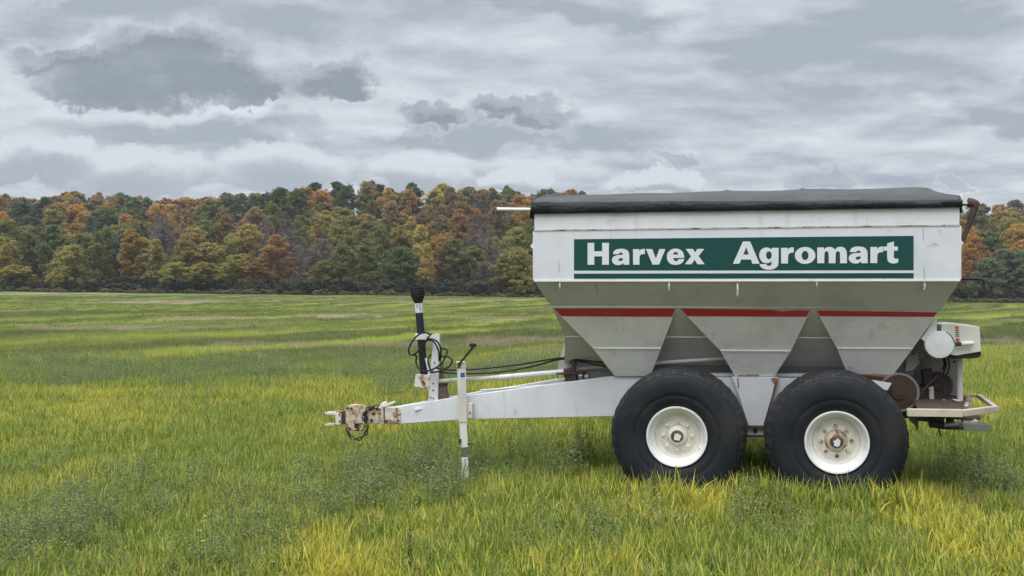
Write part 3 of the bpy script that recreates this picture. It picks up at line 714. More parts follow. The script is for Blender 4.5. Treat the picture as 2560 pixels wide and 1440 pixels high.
# -- wheels
TR, TW = 0.612, 0.62
def wheel_profile():
    h = TW / 2
    half = [(0.268, -h + 0.045), (0.282, -h + 0.03), (0.30, -h + 0.012), (0.335, -h + 0.003), (0.37, -h - 0.004), (0.376, -h - 0.002), (0.382, -h - 0.007), (0.42, -h - 0.010), (0.47, -h - 0.010), (0.515, -h - 0.004), (0.545, -h + 0.008), (0.556, -h + 0.014), (0.559, -h + 0.022), (0.566, -h + 0.022),
            (0.584, -h + 0.040), (0.588, -h + 0.050), (0.580, -h + 0.054), (0.582, -h + 0.066), (0.598, -h + 0.072), (0.606, -h + 0.11), (0.606, -h + 0.15), (0.592, -h + 0.155), (0.592, -h + 0.175), (0.608, -h + 0.18), (TR, -0.075), (0.596, -0.07), (0.596, -0.05), (TR, -0.045)]
    return half + [(r, -d) for r, d in reversed(half)]
def make_wheel(px, py, vface, name='wheel', seed=0):
    c = Q(px, py, vface)
    hub_v = vface + TW / 2 - 0.03
    w = empty(name, (c.x, hub_v, c.z), 0, root)
    t = MB().lathe(wheel_profile(), (0, 0, 0), (0, 1, 0), 240)
    # worn, notched shoulder blocks
    rr = random.Random(seed)
    notch = {}
    for i, p in enumerate(t.v):
        r = math.hypot(p.x, p.z); a = math.atan2(p.z, p.x)
        if r > 0.55:
            k = 1 + 0.0045 * math.sin(a * 37 + seed) * (1 if abs(p.y) > 0.15 else 0.3) + 0.004 * math.sin(a * 5 + seed * 2)
            if 0.23 < abs(p.y) < 0.272 and math.sin(a * 60) > 0.35: k *= 0.991
            p.x *= k; p.z *= k
        # weight flattens the bottom a little
        if p.z < -0.5: p.z = -0.5 + (p.z + 0.5) * 0.72
    tyre = t.build('tyre', M['rubber'], w, ang=50)
    h = -TW / 2
    rim = MB().lathe([(0.272, h + 0.055), (0.276, h + 0.02), (0.270, h + 0.008), (0.258, h + 0.010), (0.251, h + 0.030), (0.243, h + 0.050), (0.234, h + 0.060), (0.231, h + 0.072), (0.226, h + 0.080), (0.213, h + 0.085), (0.206, h + 0.100), (0.202, h + 0.128), (0.198, h + 0.155)], (0, 0, 0), (0, 1, 0), 72)
    rim.build('rim', M['rim'], w, ang=60)
    d = MB().lathe([(0.201, h + 0.125), (0.192, h + 0.143), (0.176, h + 0.148), (0.160, h + 0.140), (0.150, h + 0.126), (0.112, h + 0.124), (0.106, h + 0.118), (0.100, h + 0.124), (0.092, h + 0.131)], (0, 0, 0), (0, 1, 0), 72)
    d.build('wheel_disc', M['disc'], w, ang=60)
    hb = MB().lathe([(0.096, h + 0.135), (0.090, h + 0.112), (0.080, h + 0.098), (0.066, h + 0.092), (0.058, h + 0.080), (0.056, h + 0.062)], (0, 0, 0), (0, 1, 0), 48)
    hb.build('hub', M['disc'] if seed == 0 else M['rusty_cream'], w, ang=50)
    cp = MB().lathe([(0.056, h + 0.066), (0.052, h + 0.055), (0.045, h + 0.050), (0.0, h + 0.048)], (0, 0, 0), (0, 1, 0), 32)
    cp.build('hub_cap', M['brownsteel'], w, ang=60)
    chip = []
    n = 16
    for k in range(n):
        a = 2 * math.pi * k / n; r = 0.036 * (0.65 + 0.55 * rr.random())
        chip.append(Vector((r * math.cos(a) * 0.95 + 0.004, h + 0.0455, r * math.sin(a) - 0.004)))
    MB().prism(chip, (0, 0.002, 0)).build('paint_patch', M['rim'], w)
    for k in range(8):
        a = 2 * math.pi * (k + (0.0 if seed == 0 else 0.07)) / 8 + math.pi / 2
        x, z = 0.131 * math.cos(a), 0.131 * math.sin(a)
        nt = MB().lathe([(0.018, h + 0.127), (0.0175, h + 0.117), (0.013, h + 0.114), (0.0125, h + 0.101), (0.006, h + 0.100), (0.0055, h + 0.093), (0.0, h + 0.093)], (x, 0, z), (0, 1, 0), 10)
        nt.build('lug_nut', M['disc'] if seed == 0 else M['rusty_cream'], w, ang=40)
    if seed == 0:
        MB().tube([(0.215, h + 0.09, -0.10), (0.195, h + 0.06, -0.095)], 0.008, 8, smooth=False).build('valve_stem', M['rim'], w)
    return w
w1 = make_wheel(1692, 1092, 0.0, seed=0)
w2 = make_wheel(2092, 1106, 0.0, seed=3)
for w_, sc in ((w1, 1), (w2, 1)):
    f = w_.copy(); C.objects.link(f); f.parent = root
    f.location = (w_.location.x, W - w_.location.y, w_.location.z); f.rotation_euler = (0, 0, math.pi)
    for ch in list(w_.children):
        c2 = ch.copy(); C.objects.link(c2); c2.parent = f
# walking beam plate and pivot between the wheels
wb = part(plate([(1830, 942), (1946, 943), (1909, 1066), (1871, 1066)], 0.60, 0.05), 'suspension_plate', 'white', 0.004)
part(plate([(1867, 1066), (1911, 1066), (1908, 1088), (1869, 1088)], 0.58, 0.10), 'pivot_block', 'cream', 0.004, wb)
c = Q(1888, 1077, 0.58)
part(MB().tube([c, c + Vector((0, -0.012, 0))], 0.021, 14, smooth=False), 'pivot_pin', 'dark', 0.002, wb)
mb = MB().bar(Q(1860, 1066, 0.575), Q(1918, 1066, 0.575), 0.09, 0.012); part(mb, 'pivot_cap', 'rust', 0, wb)
part(MB().bar(Q(1862, 1090, 0.585), Q(1916, 1090, 0.585), 0.08, 0.014), 'pivot_keeper', 'dark', 0, wb)
part(MB().bar(Q(1837, 955, 0.596), Q(1871, 1060, 0.596), 0.008, 0.010, (0, 1, 0)), 'weld_bead', 'under', 0, wb)
part(MB().bar(Q(1941, 955, 0.596), Q(1910, 1060, 0.596), 0.008, 0.012, (0, 1, 0)), 'weld_bead', 'rust', 0, wb)
c1, c2_ = w1.location, w2.location
part(MB().bar((c1.x - 0.1, 0.72, 0.57), (c2_.x + 0.1, 0.72, 0.57), 0.12, 0.14), 'walking_beam', 'under', 0.006)
part(MB().bar((c1.x - 0.1, W - 0.72, 0.57), (c2_.x + 0.1, W - 0.72, 0.57), 0.12, 0.14), 'walking_beam', 'under', 0.006)
part(MB().bar((c1.x, 0.4, c1.z), (c1.x, W - 0.4, c1.z), 0.09, 0.09), 'axle', 'dark')
part(MB().bar((c2_.x, 0.4, c2_.z), (c2_.x, W - 0.4, c2_.z), 0.09, 0.09), 'axle', 'dark')

# rust weeping out of the joints
M['orange_rust'] = paint('orange_rust', (0.30, 0.15, 0.075), rust=0.35, rust_scale=14, grime=0.3, rough=0.9, rust_col=(0.10, 0.04, 0.02), grime_col=(0.40, 0.26, 0.16))
def rust_run(pts, v, name='rust_stain'):
    part(MB().prism([Q(x, y, v) for x, y in pts], (0, 0.0015, 0)), name, 'orange_rust')
rust_run([(1841, 940), (1850, 937), (1862, 938), (1871, 934), (1884, 937), (1893, 934.5), (1899, 938), (1893, 940.5), (1878, 940), (1866, 941), (1852, 940.5)], gv(938) - 0.004)
rust_run([(2130, 938), (2140, 932), (2158, 929), (2170, 932), (2190, 930), (2206, 935), (2224, 938), (2226, 944), (2196, 945), (2168, 943), (2150, 944)], gv(938) - 0.006)
rust_run([(1928, 946), (1938, 944), (1946, 946), (1944, 958), (1936, 985), (1930, 1006), (1926, 1008), (1931, 984), (1936, 962), (1929, 952)], 0.5965)
rust_run([(1843, 944), (1846, 944), (1848, 968), (1845, 972)], 0.5965)
for pts in ([(989, 1020), (994, 1019), (996, 1026), (993.5, 1034), (995, 1044), (991, 1046), (990.5, 1036), (988, 1028)], [(964, 1050), (972, 1048), (981, 1052), (992, 1055), (990, 1059.5), (976, 1059), (964, 1060)]):
    rust_run(pts, 1.106)
# -- rear end
part(plate([(2303, 846), (2339, 793), (2342, 793), (2342, 850), (2320, 862)], 0.42, 0.012), 'rear_bracket', 'trim', 0.002)
part(plate([(2259, 946), (2300, 880), (2318, 868), (2398, 868), (2398, 1004), (2262, 1004)], 1.02, 0.10), 'discharge_plate', 'grubby', 0.004)
part(plate([(2226, 944), (2285, 872), (2341, 800), (2343, 872), (2318, 880), (2275, 948)], 0.74, 0.15), 'hopper_rear_slope', 'shade')  # dark plate: shade behind the last support panel painted into its colour
mo = part(plate([(2354, 812), (2386, 809.5), (2449, 817), (2453, 879), (2394, 889), (2376, 887), (2370, 850), (2353, 828)], 0.42, 0.55), 'motor_housing', 'cream', 0.006)
def mp(mb, n, m, b=0.002): return part(mb, n, m, b, mo)
mp(plate([(2376, 889), (2453, 880), (2453, 890), (2440, 896), (2380, 897)], 0.45, 0.50), 'housing_base', 'dark')
c = Q(2349, 862, 0.37)
mp(MB().lathe([(0.0, -0.012), (0.09, -0.008), (0.118, 0.0), (0.121, 0.012), (0.121, 0.06)], c, (0, 1, 0), 48), 'round_cover', 'trim', 0)
for k, (y0, hh_, mt) in enumerate(((816, 6, 'redprint'), (824, 4, 'redprint'), (830, 3, 'blackprint'), (835, 3, 'blackprint'), (840, 2, 'blackprint'), (846, 6, 'redprint'), (853, 3, 'redprint'))):
    d = MB(); x0 = 2388 + k * 0.35
    d.prism([Q(x0, y0, 0.417), Q(x0 + 9, y0, 0.417), Q(x0 + 9, y0 + hh_, 0.417), Q(x0, y0 + hh_, 0.417)], (0, 0.002, 0)); mp(d, 'printed_decal', mt, 0)
mp(MB().tube([Q(2403, 859, 0.38), Q(2433, 858, 0.38)], 0.020, 12, smooth=False), 'cylinder', 'trim', 0)
mp(MB().tube([Q(2388, 861, 0.38), Q(2404, 859.5, 0.38)], 0.017, 8, smooth=False), 'cylinder_rod', 'rust', 0)
mp(MB().tube([Q(2365, 831, 0.40), Q(2376, 838, 0.38), Q(2384, 850, 0.37), Q(2389, 861, 0.38)], 0.0045, 6), 'control_wire', 'dark', 0)
part(MB().tube([Q(2399, 890, 0.62), Q(2400, 940, 0.62), Q(2400, 1004, 0.62)], 0.026, 14), 'support_post', 'under')
for (x, y0, y1) in ((2362, 893, 930), (2370, 896, 935), (2358, 896, 925)):
    part(MB().tube([Q(x, y0, 0.75), Q(x + 3, (y0 + y1) / 2, 0.8), Q(x - 2, y1, 0.85)], 0.008, 6), 'control_hose', 'hose')
# sprockets
c = Q(2247, 981, 0.60)
sp1 = part(MB().lathe([(0.0, -0.03), (0.03, -0.03), (0.032, -0.02), (0.062, -0.018), (0.066, -0.004), (0.152, 0.0), (0.162, 0.004), (0.162, 0.02)], c, (0, 1, 0), 48), 'sprocket', 'rust')
ch = MB(); n = 40
for k in range(n):
    a = R(-100) + R(255) * k / (n - 1)
    p = c + Vector((0.169 * math.cos(a), 0.004, 0.169 * math.sin(a)))
    d = Vector((-math.sin(a), 0, math.cos(a)))
    ch.bar(p - d * 0.0075, p + d * 0.0075, 0.022, 0.014, (0, 1, 0)); ch.tube([p + Vector((0, -0.020, 0)), p + Vector((0, 0.018, 0))], 0.0062, 6, smooth=False)
part(ch, 'roller_chain', 'chain', 0, sp1)
c = Q(2346, 964, 0.85)
sp2 = part(MB().lathe([(0.0, -0.02), (0.04, -0.02), (0.045, 0.0), (0.105, 0.0), (0.118, -0.008), (0.121, 0.0), (0.121, 0.03)], c, (0, 1, 0), 40), 'sprocket', 'brownsteel')
part(plate([(2182, 950), (2229, 958), (2219, 976), (2200, 972), (2180, 958)], 0.52, 0.02), 'chain_guard', 'trim', 0.002)
part(plate([(2150, 936), (2222, 944), (2222, 950), (2152, 946)], 0.60, 0.05), 'rusty_bracket', 'rust', 0.003)
part(plate([(2296, 972), (2318, 969), (2322, 1030), (2290, 1036), (2280, 1022)], 0.70, 0.25), 'gear_case', 'rust', 0.006)
part(plate([(2318, 996), (2398, 994), (2398, 1010), (2318, 1012)], 0.78, 0.4), 'floor_chain_tray', 'rust', 0.004)
part(plate([(2318, 930), (2332, 928), (2330, 950), (2316, 965), (2300, 975), (2296, 968), (2316, 950)], 0.9, 0.05), 'tension_arm', 'dark', 0.004)
part(plate([(2337, 1011), (2342, 1004), (2362, 999), (2366, 1003), (2363, 1008), (2341, 1012)], 0.60, 0.03), 'scraper', 'cream', 0.002)
part(MB().prism([Q(2380, 998, 0.58), Q(2388, 998, 0.58), Q(2422, 1008, 0.52), Q(2420, 1015, 0.52), (Q(2412, 1016, 0.52)), Q(2404, 1008, 0.55)], (0, 0.01, 0.0)), 'deflector', 'trim', 0.001)
part(plate([(2418, 988), (2422, 986), (2430, 1000), (2430, 1022), (2404, 1022), (2404, 1006)], 0.85, 0.03), 'deflector_plate', 'rusty_cream', 0.003)
def teeth(c, r0, n, v, nm, par):
    mb = MB()
    for k in range(n):
        a = 2 * math.pi * k / n; d = Vector((math.cos(a), 0, math.sin(a)))
        mb.bar(c + d * (r0 - 0.006) + Vector((0, v, 0)), c + d * (r0 + 0.012) + Vector((0, v, 0)), 0.018, 0.012, (0, 1, 0))
    part(mb, nm, 'brownsteel', 0, par)
teeth(Q(2247, 981, 0.60), 0.16, 30, 0.014, 'sprocket_teeth', sp1)
teeth(Q(2346, 964, 0.85), 0.121, 26, 0.012, 'sprocket_teeth', sp2)
part(plate([(2306, 925), (2330, 922), (2334, 962), (2310, 966)], 0.82, 0.10), 'bearing_housing', 'dark', 0.006)
part(MB().tube([Q(2288, 1000, 0.62), Q(2318, 965, 0.66), Q(2345, 938, 0.72)], 0.010, 8), 'feed_lever', 'brownsteel')
part(plate([(2322, 968), (2334, 965), (2336, 1004), (2324, 1010)], 0.68, 0.02), 'side_strap', 'deckpaint', 0.002)
part(MB().tube([Q(2312, 1016, 0.55), Q(2400, 1012, 0.55)], 0.008, 8, smooth=False), 'gate_rod', 'rust')
for bx, by in ((2322, 975), (2324, 1000), (2276, 1024), (2330, 1026), (2395, 1029), (2284, 884), (2300, 900), (2386, 905)):
    cb = Q(bx, by, 0.50 if by > 1000 else 0.66); part(MB().tube([cb + Vector((0, 0.03, 0)), cb + Vector((0, -0.012, 0))], 0.010, 6, smooth=False), 'bolt', 'rust')
part(plate([(2266, 896), (2280, 880), (2296, 884), (2300, 905), (2284, 925), (2262, 930)], 0.70, 0.05), 'drive_cover', 'grubby', 0.004)
part(MB().tube([Q(2342, 1055, 0.50), Q(2352, 1090, 0.52)], 0.007, 6, smooth=False), 'drain_rod', 'dark')
# spinner deck: a flat welded frame
wd = 0.865
def deck(px, py, w=wd):
    b = (HOR - py) / F; t = (w - CH) / b; a = (px - 1280) / F; X, Y = t * a - OX, t - OY
    return Vector((X * U.x + Y * U.y, X * V.x + Y * V.y, w))
NL, NM, NR, FR, FL = deck(2268, 1031), deck(2405, 1033), deck(2492, 1022), deck(2447, 990), deck(2418, 988)
dk = part(MB().bar(NL, NM, 0.05, 0.062).bar(NM, NR, 0.05, 0.052).bar(NR, FR, 0.035, 0.035).bar(FR, FL, 0.035, 0.03), 'spinner_frame', 'deckpaint', 0.004)
c0 = (NL + FR) / 2
part(MB().prism([NL + Vector((0.1, 0.1, 0)), NM + Vector((0, 0.05, 0)), FL, FL + Vector((-0.5, 0, 0))], (0, 0, -0.012)), 'spinner_deck', 'rust', 0, dk)
def spin(c, tilt, nm):
    dsc = part(MB().lathe([(0.0, 0.008), (0.15, 0.006), (0.16, 0.0), (0.15, -0.004), (0.0, -0.004)], c, (0, 0, 1), 40), 'spinner_disc', 'brownsteel')
    part(MB().lathe([(0.0, 0.09), (0.035, 0.085), (0.04, 0.02), (0.08, 0.012)], c, (0, 0, 1), 20), 'spinner_hub', 'brownsteel', 0, dsc)
    return dsc
def zat(px, py, v): return Q(px, py, v)
s1 = zat(2375, 1068, 0.66); s2 = zat(2425, 1060, 1.25)
for cc in (s1, s2): spin(cc, 0, 0)
# vanes: black rubber cup, grey cup, bright steel blade
part(MB().tube([Q(2294, 1047, 0.47), Q(2304, 1046, 0.47), Q(2326, 1047, 0.47), Q(2360, 1048, 0.47)], [0.020, 0.036], 14), 'spinner_blade', 'plastic')
part(MB().tube([Q(2322, 1063, 0.45), Q(2330, 1062, 0.45), Q(2360, 1063, 0.45)], 0.026, 14), 'spinner_blade', 'hem')
part(MB().tube([Q(2360, 1063, 0.45), Q(2392, 1061, 0.45)], 0.025, 14, smooth=False), 'spinner_blade', 'steel')
part(MB().prism([Q(2406, 1057, 0.42), Q(2474, 1061, 0.42), Q(2473, 1079, 0.42), Q(2410, 1076, 0.42)], (0, 0.012, 0)), 'spinner_blade', 'steel', 0.002)
part(plate([(2408, 1050), (2440, 1048), (2448, 1056), (2408, 1057)], 0.5, 0.10), 'blade_mount', 'under', 0.002)
part(MB().lathe([(0.0, 0.03), (0.12, 0.03), (0.13, 0.02), (0.13, 0.0), (0.0, 0.0)], Q(2413, 1046, 0.62), (0, 0, 1), 30), 'spinner_motor', 'rust')
part(plate([(2355, 1036), (2372, 1040), (2390, 1036), (2392, 1046), (2358, 1046)], 0.55, 0.12), 'motor_mount', 'dark', 0.003)
part(plate([(2270, 1036), (2292, 1030), (2296, 1050), (2295, 1080), (2286, 1062), (2274, 1052)], 0.55, 0.012), 'mud_flap', 'rust')
part(plate([(2240, 1020), (2300, 1020), (2300, 1042), (2262, 1046), (2245, 1036)], 0.66, 0.3), 'rear_crossmember', 'rust', 0.005)

# ================================================================== FIELD
def field_group():
    g = bpy.data.node_groups.new('field_tint', 'ShaderNodeTree')
    g.interface.new_socket('Position', in_out='INPUT', socket_type='NodeSocketVector')
    g.interface.new_socket('Stripe', in_out='OUTPUT', socket_type='NodeSocketFloat')
    g.interface.new_socket('Soil', in_out='OUTPUT', socket_type='NodeSocketFloat')
    g.interface.new_socket('Patch', in_out='OUTPUT', socket_type='NodeSocketFloat')
    t = NT(g); gi = t.node('NodeGroupInput'); go = t.node('NodeGroupOutput')
    p = gi.outputs[0]
    rot = t.node('ShaderNodeVectorRotate', rotation_type='Z_AXIS'); t.put(rot.inputs['Vector'], p); rot.inputs['Angle'].default_value = R(-50)
    warp = t.noise(p, 0.016, 3)
    q = t.vmath('ADD', rot.outputs[0], t.vmath('MULTIPLY', warp.outputs['Color'], (0, 22, 0)))
    s1 = t.noise(t.vmath('MULTIPLY', q, (0.008, 0.16, 0)), 1.0, 4, 0.6)
    s2 = t.noise(t.vmath('MULTIPLY', q, (0.03, 0.45, 0)), 1.0, 3, 0.6)
    st = t.math('ADD', t.math('MULTIPLY', s1.outputs[0], 0.62), t.math('MULTIPLY', s2.outputs[0], 0.38))
    sq = t.node('ShaderNodeSeparateXYZ'); t.put(sq.inputs[0], q)
    wv = t.math('SINE', t.math('ADD', t.math('MULTIPLY', sq.outputs[1], 0.95), t.math('MULTIPLY', s2.outputs[0], 3.0)))
    s5 = t.noise(t.vmath('MULTIPLY', q, (0.03, 1.1, 0)), 1.0, 3, 0.6)
    wv = t.math('ADD', wv, t.math('MULTIPLY', t.math('SUBTRACT', s5.outputs[0], 0.5), 3.2))
    rows = t.math('MULTIPLY', t.ramp(wv, 0.25, 0.85), t.ramp(s1.outputs[0], 0.34, 0.56))
    t.put(go.inputs[0], t.math('ADD', t.math('MULTIPLY', rows, 0.75), t.math('MULTIPLY', t.ramp(st, 0.48, 0.60), 0.45), clamp=True))
    s3 = t.noise(t.vmath('MULTIPLY', t.vmath('ADD', q, (31, 17, 0)), (0.018, 0.12, 0)), 1.0, 4, 0.6)
    sx = t.node('ShaderNodeSeparateXYZ'); t.put(sx.inputs[0], p)
    far = t.ramp(sx.outputs[1], 22, 34)
    pn = t.noise(p, 0.30, 5, 0.65)
    pw = t.vmath('ADD', p, t.vmath('MULTIPLY', t.vmath('SUBTRACT', pn.outputs['Color'], (.5, .5, .5)), (14, 7, 0)))
    cur = None
    for (cx, cy, rx, ry) in SOIL:
        v = t.vmath('MULTIPLY_ADD', pw, (1 / rx, 1 / ry, 0), (-cx / rx, -cy / ry, 0)); d = t.vmath('DOT_PRODUCT', v, v)
        cur = d if cur is None else t.math('MINIMUM', cur, d)
    bare = t.math('MULTIPLY', t.ramp(cur, 1.35, 0.75), t.ramp(pn.outputs[0], 0.36, 0.52))
    t.put(go.inputs[1], t.math('MULTIPLY', t.math('MAXIMUM', t.math('MULTIPLY', t.ramp(s3.outputs[0], 0.57, 0.62), 0.8), bare), far))
    s4 = t.noise(p, 0.45, 4, 0.6)
    t.put(go.inputs[2], s4.outputs[0])
    return g
FG = field_group()
def field_color(t, extra=0.0):
    pos = t.node('ShaderNodeNewGeometry').outputs['Position']
    g = t.node('ShaderNodeGroup', node_tree=FG); t.put(g.inputs[0], pos)
    return pos, g

def ground_mat():
    m, t, p = new_mat('field_soil')
    pos, g = field_color(t)
    n1 = t.noise(pos, 1.3, 6, 0.65); n2 = t.noise(pos, 9, 6, 0.7)
    sx = t.node('ShaderNodeSeparateXYZ'); t.put(sx.inputs[0], pos)
    soil = t.mix(n2.outputs[0], c4((0.05, 0.06, 0.022)), c4((0.12, 0.12, 0.05)))
    dirt = t.mix(n1.outputs[0], c4((0.28, 0.225, 0.155)), c4((0.42, 0.35, 0.25)))
    grn = t.mix(g.outputs['Stripe'], c4((0.11, 0.135, 0.055)), c4((0.32, 0.37, 0.10)))
    grn = t.mix(t.math('MULTIPLY', n1.outputs[0], 0.6), grn, c4((0.15, 0.18, 0.065)))
    grn = t.mix(t.math('MULTIPLY', t.ramp(n2.outputs[0], 0.5, 0.7), 0.35), grn, c4((0.10, 0.12, 0.045)))
    grn = t.mix(t.math('MULTIPLY', g.outputs['Soil'], 0.85), grn, dirt)
    near = t.ramp(sx.outputs[1], 30, 60)
    col = t.mix(near, soil, grn)
    litter = t.mix(n2.outputs[0], c4((0.03, 0.026, 0.018)), c4((0.07, 0.06, 0.035)))
    edge = t.ramp(t.math('ADD', sx.outputs[1], t.math('MULTIPLY', n1.outputs[0], 4.0)), 214.5, 217)
    col = t.mix(edge, col, litter)
    t.put(p.inputs['Base Color'], col); p.inputs['Roughness'].default_value = 0.95
    p.inputs['Specular IOR Level'].default_value = 0.1
    b = t.node('ShaderNodeBump'); b.inputs['Strength'].default_value = 0.8; b.inputs['Distance'].default_value = 0.12
    t.put(b.inputs['Height'], t.math('ADD', n1.outputs[0], n2.outputs[0])); t.put(p.inputs['Normal'], b.outputs[0])
    return m
xs = np.concatenate([np.linspace(-900, -180, 10), np.linspace(-160, -20, 36), np.linspace(-18, 18, 37), np.linspace(20, 160, 36), np.linspace(180, 900, 10)])
ys = np.concatenate([np.linspace(-60, 0, 5), np.linspace(1, 60, 60), np.linspace(62, 214, 77), np.linspace(217, 430, 60), np.linspace(460, 1800, 12)])
X, Y = np.meshgrid(xs, ys); Z = ground(X, Y)
nx, ny = len(xs), len(ys)
me = bpy.data.meshes.new('field_ground')
me.from_pydata(np.stack([X.ravel(), Y.ravel(), Z.ravel()], 1).tolist(), [], [(j * nx + i, j * nx + i + 1, (j + 1) * nx + i + 1, (j + 1) * nx + i) for j in range(ny - 1) for i in range(nx - 1)])
me.polygons.foreach_set('use_smooth', [True] * len(me.polygons))
me.materials.append(ground_mat())
gr = bpy.data.objects.new('ground', me); C.objects.link(gr); tag(gr, kind='structure')

# ---- vegetation meshes (numpy)
def np_mesh(name, verts, faces_n, k, mat, attrs):
    """faces: consecutive vertices index array (n, k)"""
    me = bpy.data.meshes.new(name)
    me.vertices.add(len(verts)); me.vertices.foreach_set('co', np.asarray(verts, np.float32).ravel())
    nf = len(faces_n); me.loops.add(nf * k); me.loops.foreach_set('vertex_index', np.asarray(faces_n, np.int32).ravel())
    me.polygons.add(nf); me.polygons.foreach_set('loop_start', np.arange(0, nf * k, k, dtype=np.int32)); me.polygons.foreach_set('loop_total', np.full(nf, k, np.int32))
    for an, arr in attrs.items():
        a = me.attributes.new(an, 'FLOAT', 'POINT'); a.data.foreach_set('value', np.asarray(arr, np.float32))
    me.update(); me.validate()
    me.polygons.foreach_set('use_smooth', [True] * nf)
    me.materials.append(mat)
    return me

def leaf_shader(m, t, p, col, trans=0.35, rough=0.6, tcol=None):
    """diffuse leaf that lets some light through"""
    nt = m.node_tree; out = [n for n in nt.nodes if n.type == 'OUTPUT_MATERIAL'][0]
    t.put(p.inputs['Base Color'], col); p.inputs['Roughness'].default_value = rough; p.inputs['Specular IOR Level'].default_value = 0.25
    tr = t.node('ShaderNodeBsdfTranslucent'); t.put(tr.inputs[0], col)
    mx = t.node('ShaderNodeMixShader'); mx.inputs[0].default_value = trans
    t.l.new(p.outputs[0], mx.inputs[1]); t.l.new(tr.outputs[0], mx.inputs[2]); t.l.new(mx.outputs[0], out.inputs[0])

def grass_mat():
    m, t, p = new_mat('grass_blades')
    pos, g = field_color(t)
    bv = t.node('ShaderNodeAttribute', attribute_name='bv').outputs['Fac']
    bh = t.node('ShaderNodeAttribute', attribute_name='bh').outputs['Fac']
    tint = t.node('ShaderNodeAttribute', attribute_type='INSTANCER', attribute_name='tint').outputs['Fac']
    green = t.mix(bv, c4((0.11, 0.18, 0.03)), c4((0.48, 0.58, 0.115)))
    yellow = t.mix(bv, c4((0.62, 0.60, 0.075)), c4((0.82, 0.71, 0.14)))
    sx = t.node('ShaderNodeSeparateXYZ'); t.put(sx.inputs[0], pos)
    far = t.ramp(sx.outputs[1], 14, 34)
    fmix = t.math('ADD', t.math('MULTIPLY', t.math('SUBTRACT', 1.0, far), tint), t.math('MULTIPLY', far, t.math('ADD', t.math('MULTIPLY', g.outputs['Stripe'], 0.62), t.math('MULTIPLY', tint, 0.12))))
    # yellow runs up from the blade's tip, and some blades are yellow all over
    yy = t.math('ADD', fmix, t.math('MULTIPLY', t.math('SUBTRACT', bh, 0.5), 0.35))
    yy = t.ramp(t.math('ADD', yy, t.math('MULTIPLY', t.math('SUBTRACT', bv, 0.5), 0.95)), 0.18, 0.98)
    col = t.mix(yy, green, yellow)
    dull = t.mix(bv, c4((0.135, 0.175, 0.06)), c4((0.22, 0.265, 0.10)))
    lime = t.mix(bv, c4((0.42, 0.50, 0.10)), c4((0.60, 0.65, 0.15)))
    col = t.mix(t.ramp(sx.outputs[1], 20, 37), col, t.mix(g.outputs['Stripe'], dull, lime))
    straw = t.math('GREATER_THAN', bv, 0.94)
    col = t.mix(straw, col, c4((0.55, 0.42, 0.19)))
    col = t.mix(t.math('MULTIPLY', g.outputs['Soil'], 0.72), col, c4((0.50, 0.41, 0.28)))
    leaf_shader(m, t, p, col, 0.45, 0.5)
    return m
def weed_mat():
    m, t, p = new_mat('weed_leaves')
    bv = t.node('ShaderNodeAttribute', attribute_name='bv').outputs['Fac']
    tint = t.node('ShaderNodeAttribute', attribute_type='INSTANCER', attribute_name='tint').outputs['Fac']
    a = t.mix(bv, c4((0.12, 0.17, 0.07)), c4((0.27, 0.335, 0.155)))
    col = t.mix(t.math('MULTIPLY', tint, 0.5), a, c4((0.34, 0.37, 0.14)))
    leaf_shader(m, t, p, col, 0.3, 0.7)
    return m
def foliage_mat(name, src):
    m, t, p = new_mat(name)
    bv = t.node('ShaderNodeAttribute', attribute_name='bv').outputs['Fac']
    hv_ = t.node('ShaderNodeAttribute', attribute_name='hue').outputs['Fac']
    if src == 'object': base = t.node('ShaderNodeObjectInfo').outputs['Color']
    else: base = t.node('ShaderNodeAttribute', attribute_type='INSTANCER', attribute_name='tintc').outputs['Color']
    hs = t.node('ShaderNodeHueSaturation'); t.put(hs.inputs['Color'], base)
    t.put(hs.inputs['Hue'], t.math('ADD', 0.5, t.math('MULTIPLY', t.math('SUBTRACT', hv_, 0.45), 0.05)))
    t.put(hs.inputs['Value'], t.math('ADD', 0.74, t.math('MULTIPLY', bv, 0.55)))
    t.put(hs.inputs['Saturation'], t.math('ADD', 0.85, t.math('MULTIPLY', hv_, 0.25)))
    leaf_shader(m, t, p, hs.outputs[0], 0.42, 0.7)
    return m
MG, MW = grass_mat(), weed_mat()
MF, MFI = foliage_mat('tree_foliage', 'object'), foliage_mat('wood_foliage', 'instancer')
M['bark'] = paint('grey_bark', (0.11, 0.095, 0.08), grime=0.5, rough=0.9, bump=0.6, grime_col=(0.05, 0.042, 0.036))
M['palebark'] = paint('pale_bark', (0.30, 0.28, 0.25), grime=0.5, rough=0.9, bump=0.4)
M['twig'] = paint('purple_grey_twigs', (0.135, 0.108, 0.10), grime=0.3, rough=0.9, bump=0.2)

